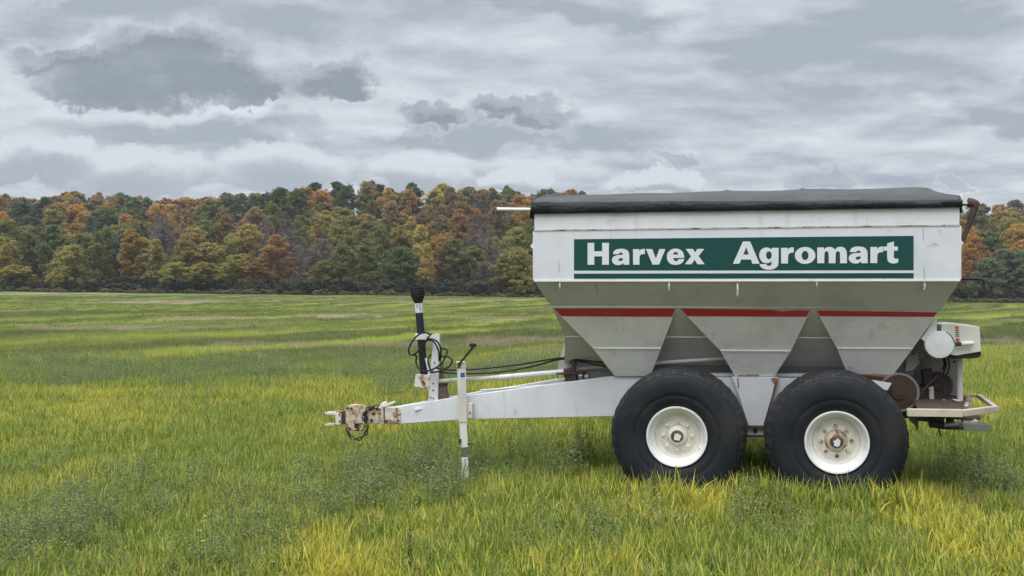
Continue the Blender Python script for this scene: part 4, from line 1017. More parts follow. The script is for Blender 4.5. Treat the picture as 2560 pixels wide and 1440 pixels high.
def blades_mesh(name, n, rad, lmin, lmax, wid, seed, droop=0.55, segs=3):
    r = np.random.RandomState(seed)
    a = r.rand(n) * 2 * np.pi; d = rad * np.sqrt(r.rand(n))
    bx, by = d * np.cos(a), d * np.sin(a)
    L = lmin + (lmax - lmin) * r.rand(n) ** 1.2
    az = r.rand(n) * 2 * np.pi; lean = 0.10 + 0.42 * r.rand(n); cv = droop * r.rand(n) ** 1.6 * 2.0
    face = az + np.pi / 2 + (r.rand(n) - 0.5) * 1.2
    bvv = r.rand(n); w = wid * (0.7 + 0.6 * r.rand(n))
    vs = []; bv = []; bh = []
    px, py, pz = bx.copy(), by.copy(), np.full(n, -0.02)
    cur = lean.copy()
    rows = []
    for s in range(segs + 1):
        f = s / segs; ww = w * (1 - f ** 1.6) * 0.5 + 0.0004
        rows.append((np.stack([px - np.cos(face) * ww, py - np.sin(face) * ww, pz], 1), np.stack([px + np.cos(face) * ww, py + np.sin(face) * ww, pz], 1)))
        st = L / segs
        px = px + np.cos(az) * np.sin(cur) * st; py = py + np.sin(az) * np.sin(cur) * st; pz = pz + np.cos(cur) * st
        cur = cur + cv / segs * (1 + f)
    k = 2 * (segs + 1)
    V_ = np.zeros((n, k, 3)); BH = np.zeros((n, k))
    for s, (l, rr) in enumerate(rows):
        V_[:, 2 * s] = l; V_[:, 2 * s + 1] = rr; BH[:, 2 * s:2 * s + 2] = s / segs
    base = (np.arange(n) * k)[:, None]
    F_ = np.concatenate([base + np.array([[2 * s, 2 * s + 1, 2 * s + 3, 2 * s + 2]]) for s in range(segs)], 0)
    return np_mesh(name, V_.reshape(-1, 3), F_, 4, MG, {'bv': np.repeat(bvv, k), 'bh': BH.ravel()})

def leaves_arrays(cent, size, r, upbias=0.6, aspect=0.55):
    """one rhombic leaf per centre"""
    n = len(cent)
    nrm = r.normal(size=(n, 3)); nrm[:, 2] = np.abs(nrm[:, 2]) + upbias; nrm /= np.linalg.norm(nrm, axis=1)[:, None]
    t1 = r.normal(size=(n, 3)); t1 -= nrm * (t1 * nrm).sum(1)[:, None]; t1 /= np.linalg.norm(t1, axis=1)[:, None]
    t2 = np.cross(nrm, t1)
    s = size[:, None]
    V_ = np.stack([cent - t1 * s, cent + t2 * s * aspect, cent + t1 * s, cent - t2 * s * aspect], 1)
    return V_

def weed_mesh(name, seed, h=0.40, nst=4, rad=0.11):
    r = np.random.RandomState(seed); cs = []; sz = []; stems = []
    for s in range(nst):
        a = r.rand() * 6.28; d = rad * r.rand() ** 0.5; x0, y0 = d * math.cos(a), d * math.sin(a)
        hh_ = h * (0.6 + 0.5 * r.rand()); lx, ly = r.normal(size=2) * 0.12
        n = int(70 * hh_ / 0.34)
        f = r.rand(n) ** 0.8
        sp = 0.045 * (1.15 - f) + 0.010
        c = np.stack([x0 + lx * f * hh_ + r.normal(size=n) * sp, y0 + ly * f * hh_ + r.normal(size=n) * sp, f * hh_], 1)
        cs.append(c); sz.append(0.006 + 0.013 * r.rand(n) * (1.2 - f))
        stems.append((x0, y0, lx, ly, hh_))
    c = np.concatenate(cs); z = np.concatenate(sz)
    V_ = leaves_arrays(c, z, r, 0.2, 0.4); n = len(c)
    bv = np.repeat(r.rand(n), 4)
    SV_ = []
    for (x0, y0, lx, ly, hh_) in stems:
        a = r.rand() * 3.14; dx, dy = 0.0022 * math.cos(a), 0.0022 * math.sin(a)
        SV_.append([[x0 - dx, y0 - dy, -0.02], [x0 + dx, y0 + dy, -0.02], [x0 + lx * hh_ + dx * .4, y0 + ly * hh_ + dy * .4, hh_], [x0 + lx * hh_ - dx * .4, y0 + ly * hh_ - dy * .4, hh_]])
    V_ = np.concatenate([V_, np.array(SV_)], 0); bv = np.concatenate([bv, np.full(4 * len(SV_), 0.2)])
    F_ = np.arange(len(V_) * 4).reshape(-1, 4)
    return np_mesh(name, V_.reshape(-1, 3), F_, 4, MW, {'bv': bv})

def hidden_collection(name, meshes):
    col = bpy.data.collections.new(name)
    for i, me in enumerate(meshes):
        o = bpy.data.objects.new('%s_%02d' % (name, i), me); col.objects.link(o)
    return col

def scatter(name, pts, rot, scl, idx, col, fattr=None, cattr=None):
    me = bpy.data.meshes.new(name)
    n = len(pts)
    me.vertices.add(n); me.vertices.foreach_set('co', np.asarray(pts, np.float32).ravel())
    def put(an, ty, key, arr): a = me.attributes.new(an, ty, 'POINT'); a.data.foreach_set(key, np.asarray(arr).ravel())
    put('rot', 'FLOAT_VECTOR', 'vector', np.asarray(rot, np.float32)); put('scl', 'FLOAT_VECTOR', 'vector', np.asarray(scl, np.float32)); put('idx', 'INT', 'value', np.asarray(idx, np.int32))
    if fattr is not None: put('tint', 'FLOAT', 'value', np.asarray(fattr, np.float32))
    if cattr is not None: put('tintc', 'FLOAT_COLOR', 'color', np.asarray(cattr, np.float32))
    o = bpy.data.objects.new(name, me); C.objects.link(o)
    g = bpy.data.node_groups.new(name + '_scatter', 'GeometryNodeTree')
    g.interface.new_socket('Geometry', in_out='INPUT', socket_type='NodeSocketGeometry'); g.interface.new_socket('Geometry', in_out='OUTPUT', socket_type='NodeSocketGeometry')
    nd = g.nodes; lk = g.links
    gi, go = nd.new('NodeGroupInput'), nd.new('NodeGroupOutput')
    ci = nd.new('GeometryNodeCollectionInfo'); ci.inputs['Collection'].default_value = col; ci.inputs['Separate Children'].default_value = True; ci.inputs['Reset Children'].default_value = True
    ip = nd.new('GeometryNodeInstanceOnPoints'); ip.inputs['Pick Instance'].default_value = True
    def na(an, ty): x = nd.new('GeometryNodeInputNamedAttribute'); x.data_type = ty; x.inputs[0].default_value = an; return x.outputs[0]
    lk.new(gi.outputs[0], ip.inputs['Points']); lk.new(ci.outputs[0], ip.inputs['Instance'])
    lk.new(na('idx', 'INT'), ip.inputs['Instance Index'])
    e2r = nd.new('FunctionNodeEulerToRotation'); lk.new(na('rot', 'FLOAT_VECTOR'), e2r.inputs[0]); lk.new(e2r.outputs[0], ip.inputs['Rotation'])
    lk.new(na('scl', 'FLOAT_VECTOR'), ip.inputs['Scale'])
    lk.new(ip.outputs[0], go.inputs[0])
    md = o.modifiers.new('scatter', 'NODES'); md.node_group = g
    return o

# ---- where weeds stand and where the crop has yellowed (world patches: x, y, rx, ry, weight)
def patch(px, py, rpx, rpy, w=1.0):
    x, y = GP(px, py); xa, _ = GP(px + rpx, py); _, y0 = GP(px, py - rpy); _, y1 = GP(px, py + rpy)
    return (x, y, xa - x, (y0 - y1) / 2, w)
WEEDS = [patch(110, 1330, 260, 150, 1.0), patch(560, 1350, 190, 90, .9), patch(330, 1180, 300, 60, .6), patch(1050, 1170, 240, 70, 1.0), patch(1350, 1190, 220, 70, .9), patch(1530, 1330, 120, 40, .8),
         patch(450, 925, 420, 22, 1.0), patch(1150, 930, 350, 22, .8), patch(120, 900, 160, 20, 1.0), patch(1900, 1330, 110, 50, .7), patch(2480, 1230, 130, 60, .9), patch(760, 900, 300, 16, .8), patch(620, 1100, 200, 26, .55)]
YELL = [patch(850, 1340, 230, 130, .55), patch(1060, 1290, 160, 70, .5), patch(640, 1200, 150, 50, .5), patch(1330, 1400, 240, 90, .5), patch(1240, 1010, 260, 60, .5), patch(300, 990, 320, 40, .6), patch(850, 960, 260, 25, .6), patch(2250, 1290, 260, 60, .55), patch(1750, 1270, 160, 45, .45), patch(2450, 1400, 180, 80, .5), patch(2420, 1000, 150, 60, .5), patch(60, 1170, 80, 40, .5), patch(1420, 1080, 90, 40, .5)]
def field_of(lst, x, y):
    s = np.zeros_like(x)
    for (cx, cy, rx, ry, w) in lst:
        d = ((x - cx) / rx) ** 2 + ((y - cy) / ry) ** 2
        s = np.maximum(s, w * np.exp(-d * 0.9))
    return s
def weedf(x, y): return np.clip(field_of(WEEDS, x, y) * 1.1 + (fbm(x * 0.9, y * 0.9, 21) - 0.52) * 1.6, 0, 1)
def yellf(x, y): return np.clip(field_of(YELL, x, y) * (0.35 + 1.15 * fbm(x * 2.6, y * 1.9, 51)) + (fbm(x * 1.1 + 9, y * 0.8, 31) - 0.38) * 1.25, 0, 1)

near = [blades_mesh('grass_tuft', 44, 0.16, 0.09, 0.255, 0.0135, 100 + i) for i in range(6)]
near += [blades_mesh('grass_tuft', 34, 0.17, 0.09, 0.24, 0.0150, 140 + i, droop=1.1) for i in range(2)]
midm = [blades_mesh('grass_tuft', 90, 0.30, 0.10, 0.26, 0.013, 200 + i, segs=2) for i in range(4)]
farm = [blades_mesh('grass_tuft', 150, 0.75, 0.05, 0.13, 0.022, 300 + i, segs=1) for i in range(3)]
weedm = [weed_mesh('weed', 400 + i) for i in range(5)]
cN, cM, cF, cW = hidden_collection('near_tufts', near), hidden_collection('mid_tufts', midm), hidden_collection('far_tufts', farm), hidden_collection('weeds', weedm)
rs = np.random.RandomState(11)
def strip_pts(y0, y1, dens, margin):
    n = int(dens * (y1 - y0) * 2 * (0.49 * y1 + margin))
    y = y0 + (y1 - y0) * rs.rand(n); hw = 0.49 * y + margin
    x = (rs.rand(n) * 2 - 1) * (0.49 * y1 + margin); k = np.abs(x) < hw
    return x[k], y[k]
def under_tyre(x, y):
    X_, Y_ = x - OX, y - OY
    u = X_ * U.x + Y_ * U.y; v = X_ * V.x + Y_ * V.y
    m = np.zeros(len(x), bool)
    for w_ in (w1, w2):
        for vc in (w_.location.y, W - w_.location.y):
            m |= (np.abs(u - w_.location.x) < 0.36) & (np.abs(v - vc) < 0.29)
    return m
def grass_layer(name, y0, y1, dens, col, nvar, margin, smin, smax, label):
    x, y = strip_pts(y0, y1, dens, margin)
    k = ~under_tyre(x, y); x, y = x[k], y[k]
    wf = weedf(x, y); k = rs.rand(len(x)) > wf * 0.4 * (y < 37); x, y, wf = x[k], y[k], wf[k]
    if y1 > 20:
        sd_ = np.min([((x - a) / c) ** 2 + ((y - b) / d) ** 2 for a, b, c, d in SOIL], 0); k = (sd_ > 1.0) | (rs.rand(len(x)) < 0.35); x, y, wf = x[k], y[k], wf[k]
    n = len(x)
    tn = yellf(x, y) * (1 - 0.6 * wf); gap = fbm(x * 2.3, y * 2.3, 77)
    s = smin + (smax - smin) * rs.rand(n); s *= np.clip(0.72 + 0.75 * (gap - 0.3), 0.55, 1.15)
    s *= 1 - 0.25 * wf
    X_, Y_ = x - OX, y - OY; uu = X_ * U.x + Y_ * U.y; vv = X_ * V.x + Y_ * V.y
    s = s * (1 + 0.38 * ((uu > 0.7) & (uu < 3.6) & (vv > -0.55) & (vv < 0.05)))
    rot = np.stack([rs.normal(size=n) * 0.10, rs.normal(size=n) * 0.10, rs.rand(n) * 6.283], 1)
    idx = rs.randint(0, nvar, n)
    if nvar == 8: idx = np.where(rs.rand(n) < 0.8, rs.randint(0, 6, n), rs.randint(6, 8, n))
    scl = np.stack([s * 1.05, s * 1.05, s * (0.85 + 0.3 * rs.rand(n))], 1)
    o = scatter(name, np.stack([x, y, ground(x, y)], 1), rot, scl, idx, col, fattr=np.clip(tn + rs.normal(size=n) * 0.09, 0, 1))
    tag(o, label, 'grass', kind='stuff'); return o
grass_layer('grass', 5.0, 19, 105, cN, 8, 1.8, 0.75, 1.15, 'long green and yellowing crop grass around the spreader')
grass_layer('grass', 19, 43, 30, cM, 4, 2, 0.85, 1.25, 'shorter green grass in the middle of the field')
grass_layer('grass', 43, 122, 2.6, cF, 3, 4, 0.8, 1.2, 'striped far grass towards the wood')
grass_layer('grass', 122, 178, 0.9, cF, 3, 4, 1.0, 1.5, 'thin short grass near the foot of the wood')
def weed_layer():
    x, y = strip_pts(5.0, 39, 22, 1.5)
    wf = weedf(x, y); k = (rs.rand(len(x)) < wf ** 1.5 * np.where(y < 17, 1.0, 0.85)) & ~under_tyre(x, y); x, y, wf = x[k], y[k], wf[k]; n = len(x)
    s = (0.55 + 0.65 * rs.rand(n)) * (0.7 + 0.4 * wf)
    big = np.where(y > 17, 1.25, 1.0)
    o = scatter('weeds', np.stack([x, y, ground(x, y)], 1), np.stack([rs.normal(size=n) * .1, rs.normal(size=n) * .1, rs.rand(n) * 6.28], 1), np.stack([s * 1.25 * big, s * 1.25 * big, s], 1), rs.randint(0, 5, n), cW, fattr=rs.rand(n))
    tag(o, 'grey-green feathery weeds growing in patches through the grass', 'weeds', kind='stuff')
weed_layer()

# single weeds and flowers that stand out
def weed_plant(px, py, h, label, dark=False, seed=0):
    x, y = GP(px, py); z = float(ground(x, y))
    r = np.random.RandomState(900 + seed)
    o = empty('weed_plant', (x, y, z)); tag(o, label, 'weed', 'tall weeds standing out of the grass')
    MB().tube([(0, 0, -0.02), (0.01, 0, h * 0.4), (0.0, 0.01, h * 0.75), (0.015, 0, h)], [0.0035, 0.0015], 6).build('stem', M['weedstem'], o)
    n = int(150 * h / 0.4); f = 0.15 + 0.85 * r.rand(n) ** 0.9
    sp = 0.028 * (1.15 - f) + 0.006
    c = np.stack([r.normal(size=n) * sp, r.normal(size=n) * sp, f * h], 1)
    Vv = leaves_arrays(c, 0.006 + 0.012 * r.rand(n) * (1.2 - f), r, 0.2, 0.42)
    me = np_mesh('leaves', Vv.reshape(-1, 3), np.arange(n * 4).reshape(-1, 4), 4, M['darkweed'] if dark else MW, {'bv': np.repeat(r.rand(n), 4)})
    lo = bpy.data.objects.new('leaves', me); C.objects.link(lo); lo.parent = o
M['weedstem'] = paint('weed_stem', (0.10, 0.09, 0.06), grime=0.3, rough=0.8, bump=0)
M['darkweed'] = paint('dark_seed_head', (0.05, 0.06, 0.045), grime=0.4, rough=0.85, bump=0)
weed_plant(1025, 1400, 0.36, 'dark seeding weed stalk rising from yellow grass below the drawbar', True, 1)
weed_plant(1362, 1235, 0.42, 'tall grey-green weed between the jack and the front tyre', False, 2)
weed_plant(2447, 1235, 0.42, 'tall grey-green weed spike right of the rear tyre', False, 3)
weed_plant(1552, 1235, 0.26, 'short pale weed spike against the lower left of front tyre', False, 4)
weed_plant(1275, 1165, 0.40, 'dark thin weed just right of the jack, under the drawbar', True, 5)
weed_plant(2385, 1190, 0.50, 'dark branching weed under the spinner discs', True, 6)
def flower_plant(px, py, h, label, heads, seed):
    x, y = GP(px, py); z = float(ground(x, y)); r = random.Random(seed)
    o = empty('mustard_plant', (x, y, z)); tag(o, label, 'wildflower', 'yellow flowering mustard plants')
    MB().tube([(0, 0, -0.02), (0.01, 0, h * 0.5), (0.0, 0.01, h)], 0.003, 6).build('stem', M['flowerstem'], o)
    for k in range(heads):
        c = Vector((r.uniform(-.06, .06), r.uniform(-.06, .06), h * r.uniform(0.85, 1.05))) if k else Vector((0, 0.01, h))
        mb = MB()
        for q in range(7):
            a = q * 0.9 + r.random(); d = Vector((math.cos(a), math.sin(a), r.uniform(0.1, 0.7))).normalized(); s = d.cross(Vector((0, 0, 1))).normalized()
            b = c + d * 0.004
            mb.add([b, b + d * 0.007 + s * 0.005, b + d * 0.012, b + d * 0.007 - s * 0.005], [(0, 1, 2, 3)])
        if k: mb.tube([(0, 0, h * 0.6), c], 0.0015, 5, smooth=False)
        mb.build('flower_head', M['petal'], o, fixn=False)
M['flowerstem'] = paint('flower_stem', (0.10, 0.16, 0.05), grime=0.2, rough=0.7, bump=0)
M['petal'] = paint('yellow_petals', (0.75, 0.62, 0.06), grime=0.05, rough=0.6, bump=0)
flower_plant(512, 1345, 0.36, 'yellow mustard flower in grass near the photo bottom, highest of three', 2, 1)
flower_plant(498, 1385, 0.36, 'yellow mustard flower in grass near the photo bottom, middle of three', 1, 2)
flower_plant(507, 1405, 0.34, 'yellow mustard flower in grass near the photo bottom, lowest of three', 1, 3)
for i, (px, py) in enumerate(((596, 905), (620, 900), (634, 880), (648, 912), (22, 905))):
    flower_plant(px, py, 0.45, ['small yellow flowers in mid field left of spreader, %s of four' % w for w in ('leftmost', 'second from left', 'third from left', 'rightmost')][i] if i < 4 else 'pale yellow flowers in mid field at the left edge', 12, 20 + i)

# ================================================================== WOOD
def prof_round(t): return np.sin(np.pi * np.clip(0.10 + 0.86 * t, 0, 1)) ** 0.62
def prof_oval(t): return np.sin(np.pi * np.clip(0.06 + 0.92 * t, 0, 1)) ** 0.8 * 0.8
def prof_cone(t): return (1.02 - t) ** 0.72 * np.clip(t * 7, 0.45, 1) * 0.82
def prof_dome(t): return np.clip((1 - t ** 2.4), 0, 1) ** 0.55 * (0.8 + 0.2 * np.clip(t * 5, 0, 1))
def crown_mesh(name, seed, prof, H, z0, Rm, nclump, nleaf, leaf, mat, csize=(0.5, 1.05), upb=0.8, gap=1.0):
    r = np.random.RandomState(seed)
    nl_ = r.randint(5, 9)
    lt = 0.15 + 0.8 * (np.arange(nl_) + r.rand(nl_) * 0.8) / nl_; la = np.arange(nl_) * 2.4 + r.rand(nl_) * 1.2
    lR = Rm * prof(lt) * (0.30 + 0.42 * r.rand(nl_)) * np.where(lt > 0.8, 0.5, 1.0)
    lc = np.stack([lR * np.cos(la), lR * np.sin(la), z0 + (H - z0) * lt], 1)
    lrad = Rm * (0.42 + 0.26 * r.rand(nl_)) * (0.55 + 0.45 * prof(lt))
    nA = int(nclump * 0.55); nB = nclump - nA
    t = r.rand(nA) ** 0.7; a = r.rand(nA) * 2 * np.pi
    Rr = Rm * prof(t) * (1 + 0.25 * np.sin(3 * a + seed)) * (r.rand(nA) ** 0.45) * 0.85
    ccA = np.stack([Rr * np.cos(a), Rr * np.sin(a), z0 + (H - z0) * t], 1)
    wl = r.randint(0, nl_, nB); dl = r.normal(size=(nB, 3)); dl /= np.linalg.norm(dl, axis=1)[:, None]; dl *= (r.rand(nB) ** 0.33)[:, None] * lrad[wl][:, None]; dl[:, 2] *= 0.8
    cc = np.concatenate([ccA, lc[wl] + dl]); cc[:, 2] = np.maximum(cc[:, 2], z0 * 0.6)
    cs = csize[0] + (csize[1] - csize[0]) * r.rand(nclump)
    who = r.randint(0, nclump, nleaf)
    d = r.normal(size=(nleaf, 3)); d /= np.linalg.norm(d, axis=1)[:, None]
    rad = r.rand(nleaf) ** 0.45
    off = d * (rad * cs[who])[:, None]; off[:, 2] *= 0.62
    c = cc[who] + off
    sz = leaf * (0.6 + 0.8 * r.rand(nleaf))
    V_ = leaves_arrays(c, sz, r, upb, 0.7)
    clv = r.rand(nclump)
    bv = np.clip(0.55 * r.rand(nleaf) + 0.45 * clv[who], 0, 1); hue = np.clip(0.5 * r.rand(nleaf) + 0.5 * r.rand(nclump)[who], 0, 1)
    return np_mesh(name, V_.reshape(-1, 3), np.arange(nleaf * 4).reshape(-1, 4), 4, mat, {'bv': np.repeat(bv, 4), 'hue': np.repeat(hue, 4)})
def trunk_mesh(seed, H, z0, Rm, r0, mat, limbs=7, twigs=0):
    r = random.Random(seed); mb = MB()
    lean = (r.uniform(-.3, .3), r.uniform(-.3, .3))
    mb.tube([(0, 0, -0.8), (lean[0] * .3, lean[1] * .3, H * 0.3), (lean[0], lean[1], H * 0.62), (lean[0] * 1.3, lean[1] * 1.3, H * 0.93)], [r0, r0 * 0.12], 7, sub=3)
    for k in range(limbs):
        a = k * 2.4 + r.random(); zb_ = z0 + (H - z0) * (0.02 + 0.6 * k / limbs); L = Rm * (0.95 - 0.5 * k / limbs)
        e_ = Vector((lean[0] + L * math.cos(a), lean[1] + L * math.sin(a), zb_ + L * r.uniform(0.5, 1.0)))
        s_ = Vector((lean[0] * .8, lean[1] * .8, zb_)); m_ = (s_ + e_) / 2 + Vector((0, 0, -0.12 * L))
        mb.tube([s_, m_, e_], [r0 * 0.42, r0 * 0.06], 5, sub=3)
        for q in range(twigs):
            b = s_.lerp(e_, r.uniform(0.3, 1.0)); dv = Vector((r.gauss(0, 1), r.gauss(0, 1), abs(r.gauss(0.9, 0.7)))).normalized() * r.uniform(0.8, 2.0)
            mb.tube([b, b + dv * 0.5 + Vector((0, 0, .1)), b + dv], [0.035, 0.012], 3, sub=1, caps=False)
    if twigs:
        for q in range(twigs * 5):
            zz = H * r.uniform(0.5, 0.95); b = Vector((lean[0], lean[1], zz)); dv = Vector((r.gauss(0, .7), r.gauss(0, .7), abs(r.gauss(1, 0.4)))).normalized() * r.uniform(1.0, 2.6)
            mb.tube([b, b + dv * 0.5, b + dv], [0.04, 0.012], 3, sub=1, caps=False)
    me = bpy.data.meshes.new('trunk'); me.from_pydata([tuple(p) for p in mb.v], [], mb.f)
    me.polygons.foreach_set('use_smooth', [True] * len(me.polygons)); me.materials.append(M[mat]); return me
# kinds: (profile, height, crown base, radius, clumps, leaves, leaf size, trunk radius)
KIND = {'round': (prof_round, 12, 2.2, 4.6, 180, 12000, 0.175, 0.24), 'oval': (prof_oval, 13, 1.6, 3.9, 170, 11500, 0.175, 0.2), 'cone': (prof_cone, 12, 1.0, 3.2, 160, 9500, 0.165, 0.16), 'dome': (prof_dome, 10, 0.9, 4.6, 190, 12000, 0.175, 0.24), 'bare': (prof_oval, 12, 2.5, 3.6, 60, 2200, 0.14, 0.17)}
TREE = {}
for k, (pf, H_, z0, Rm, nc, nl, lf, r0) in KIND.items():
    TREE[k] = []
    for q in range(5 if k != 'bare' else 3):
        sd = 1000 + 37 * q + sum(map(ord, k))
        TREE[k].append((crown_mesh('crown', sd, pf, H_, z0, Rm, nc, nl, lf, MF), trunk_mesh(sd, H_, z0, Rm, r0, 'twig' if k == 'bare' else ('palebark' if k == 'cone' else 'bark'), 9 if k == 'bare' else 6, 26 if k == 'bare' else 0)))
COL = {k: tuple(1.8 * (0.93 * c + 0.07 * (0.35 * v[0] + 0.5 * v[1] + 0.15 * v[2])) for c in v) for k, v in {'orange': (0.225, 0.125, 0.036), 'redor': (0.215, 0.108, 0.040), 'yelor': (0.27, 0.155, 0.032), 'yellow': (0.30, 0.225, 0.055), 'yelol': (0.20, 0.165, 0.038), 'olive': (0.125, 0.125, 0.034), 'green': (0.088, 0.118, 0.034), 'dkgreen': (0.050, 0.078, 0.030), 'blgreen': (0.058, 0.080, 0.040), 'brown': (0.145, 0.105, 0.046), 'tan': (0.20, 0.14, 0.075), 'grvio': (0.125, 0.102, 0.078), 'grgreen': (0.10, 0.115, 0.06)}.items()}
WORD = {'orange': 'orange', 'redor': 'rust-red', 'yelor': 'golden orange', 'yellow': 'pale yellow', 'yelol': 'yellow-olive', 'olive': 'olive', 'green': 'mid green', 'dkgreen': 'dark green', 'blgreen': 'blue-green', 'brown': 'brown', 'tan': 'tan', 'grvio': 'grey-brown', 'grgreen': 'grey-green'}
ANCH = [(30,495,'olive'),(90,515,'redor'),(140,505,'yelor'),(190,480,'dkgreen'),(260,490,'olive'),(20,560,'yelor'),(100,570,'blgreen'),(150,560,'redor'),(190,580,'yelor'),(60,640,'olive'),(110,640,'brown'),(180,640,'yelol'),(240,640,'olive'),(20,660,'yelol'),(60,570,'dkgreen'),(320,500,'green'),(300,530,'blgreen'),(290,515,'tan'),(250,565,'orange'),(270,590,'blgreen'),(345,590,'orange'),(325,545,'olive'),(330,505,'orange'),(385,490,'yelol'),(430,520,'dkgreen'),(480,510,'orange'),(500,530,'brown'),(540,560,'dkgreen'),(600,490,'yelol'),(640,530,'dkgreen'),(680,500,'dkgreen'),(430,570,'yelor'),(405,590,'grvio'),(520,600,'olive'),(560,600,'brown'),(500,650,'yelol'),(545,640,'olive'),(400,655,'yelol'),(300,650,'blgreen'),(230,680,'grgreen'),(610,640,'yelol'),(640,640,'grvio'),(685,680,'orange'),(620,560,'tan'),(750,490,'green'),(800,510,'dkgreen'),(850,480,'orange'),(880,490,'dkgreen'),(930,500,'olive'),(1000,500,'yelor'),(1060,480,'orange'),(1100,505,'brown'),(1160,500,'dkgreen'),(1240,510,'redor'),(1300,500,'dkgreen'),(1340,500,'orange'),(770,560,'olive'),(720,560,'olive'),(840,580,'yelol'),(880,570,'yelol'),(800,610,'yellow'),(750,640,'grvio'),(870,640,'olive'),(910,640,'olive'),(960,590,'olive'),(990,570,'tan'),(1000,620,'brown'),(1040,630,'yellow'),(1070,570,'brown'),(1160,560,'orange'),(1150,610,'orange'),(1200,570,'grvio'),(1260,560,'tan'),(1280,650,'yelol'),(1320,620,'olive'),(1220,660,'grvio'),(1150,680,'olive'),(1000,690,'green'),(1320,560,'yelor'),(2420,560,'orange'),(2450,580,'green'),(2500,520,'redor'),(2540,540,'orange'),(2480,585,'yelol'),(2430,640,'yelor'),(2480,640,'green'),(2540,630,'yelor'),(2510,690,'grgreen')]
AX = np.array([(a[0], a[1]) for a in ANCH], float)
ROWS = [('front row', 221, 5.5, 0.90, 0.82), ('second row of wood', 231, 5.7, 0.96, 0.84), ('third row of wood', 242, 5.9, 1.03, 0.86), ('fourth row of wood', 256, 6.2, 1.07, 0.88), ('fifth row of wood', 272, 6.4, 1.11, 0.90), ('row below skyline', 290, 6.7, 1.13, 0.92), ('skyline row', 313, 6.9, 1.13, 0.94)]
SHAPE = {'round': 'round-crowned', 'oval': 'tall oval', 'cone': 'narrow pointed', 'dome': 'broad low-branched', 'bare': 'thin half-bare'}
ORD = ['first', 'second', 'third', 'fourth', 'fifth', 'sixth', 'seventh', 'eighth', 'ninth', 'tenth', 'eleventh', 'twelfth', 'thirteenth', 'fourteenth', 'fifteenth', 'sixteenth', 'seventeenth', 'eighteenth', 'nineteenth', 'twentieth'] + ['twenty-' + w for w in ('first', 'second', 'third', 'fourth', 'fifth', 'sixth', 'seventh', 'eighth', 'ninth')] + ['thirtieth']
tr = random.Random(5)
hidden_spots = []
for rname, ry, sp, hs, ws in ROWS:
    x = (-90 - 1280) / F * ry; items = []
    xend = (2690 - 1280) / F * ry
    while x < xend:
        xx = x + tr.uniform(-.3, .3) * sp; yy = ry + tr.uniform(-4.5, 4.5); items.append((xx, yy)); x += sp * tr.uniform(0.8, 1.2)
    cntL, cntR = 0, 0
    vis = []
    for (xx, yy) in items:
        px = 1280 + F * xx / yy
        if 1385 < px < 2350: hidden_spots.append((xx, yy, hs, ws)); continue
        vis.append((xx, yy, px))
    nR = len([v for v in vis if v[2] > 2000])
    for (xx, yy, px) in vis:
        z = float(ground(xx, yy))
        hf = hs * (tr.uniform(0.55, 1.15) if ry < 225 else (tr.uniform(0.82, 1.18) if ry < 285 else tr.uniform(0.92, 1.08))); wf = ws * tr.uniform(0.95, 1.42)
        pyc = HOR - F * (z + 12 * hf * 0.62 - CH) / yy
        d = np.hypot((AX[:, 0] - px), (AX[:, 1] - pyc) * 1.3) + np.array([tr.uniform(0, 30) for _ in ANCH])
        ck = ANCH[int(np.argmin(d))][2]
        if ck in ('redor', 'brown', 'orange', 'dkgreen', 'blgreen') and tr.random() < 0.30: ck = tr.choice(['olive', 'yelol', 'green', 'olive', 'yelor'])
        if ck == 'grvio': kd = 'bare'
        elif ck == 'yellow' or (ck in ('orange',) and yy < 229): kd = tr.choice(['cone', 'oval'])
        elif ck in ('dkgreen', 'blgreen'): kd = tr.choice(['oval', 'dome', 'round'])
        elif yy < 235: kd = tr.choice(['dome', 'dome', 'oval', 'cone', 'round'])
        else: kd = tr.choice(['round', 'oval', 'round', 'dome'])
        if rname == 'skyline row' and abs(px - 455) < 22: kd = 'bare'
        cm, tm = tr.choice(TREE[kd])
        if px < 2000: cntL += 1; where = '%s from left' % ORD[cntL - 1]
        else: cntR += 1; where = 'right of the spreader, %s' % ORD[cntR - 1]
        o = empty('tree', (xx, yy, z), tr.uniform(0, 6.28)); o.scale = (wf, wf, hf)
        tag(o, '%s %s tree in %s, %s' % (SHAPE[kd], WORD[ck], rname, where), 'tree', 'trees of the autumn wood')
        base = COL[ck]; j = [tr.uniform(0.94, 1.06) for _ in range(3)]; br = tr.uniform(0.82, 1.15)
        c_ = bpy.data.objects.new('crown', cm); C.objects.link(c_); c_.parent = o; c_.color = (base[0] * j[0] * br, base[1] * j[1] * br, base[2] * j[2] * br, 1)
        t_ = bpy.data.objects.new('trunk', tm); C.objects.link(t_); t_.parent = o
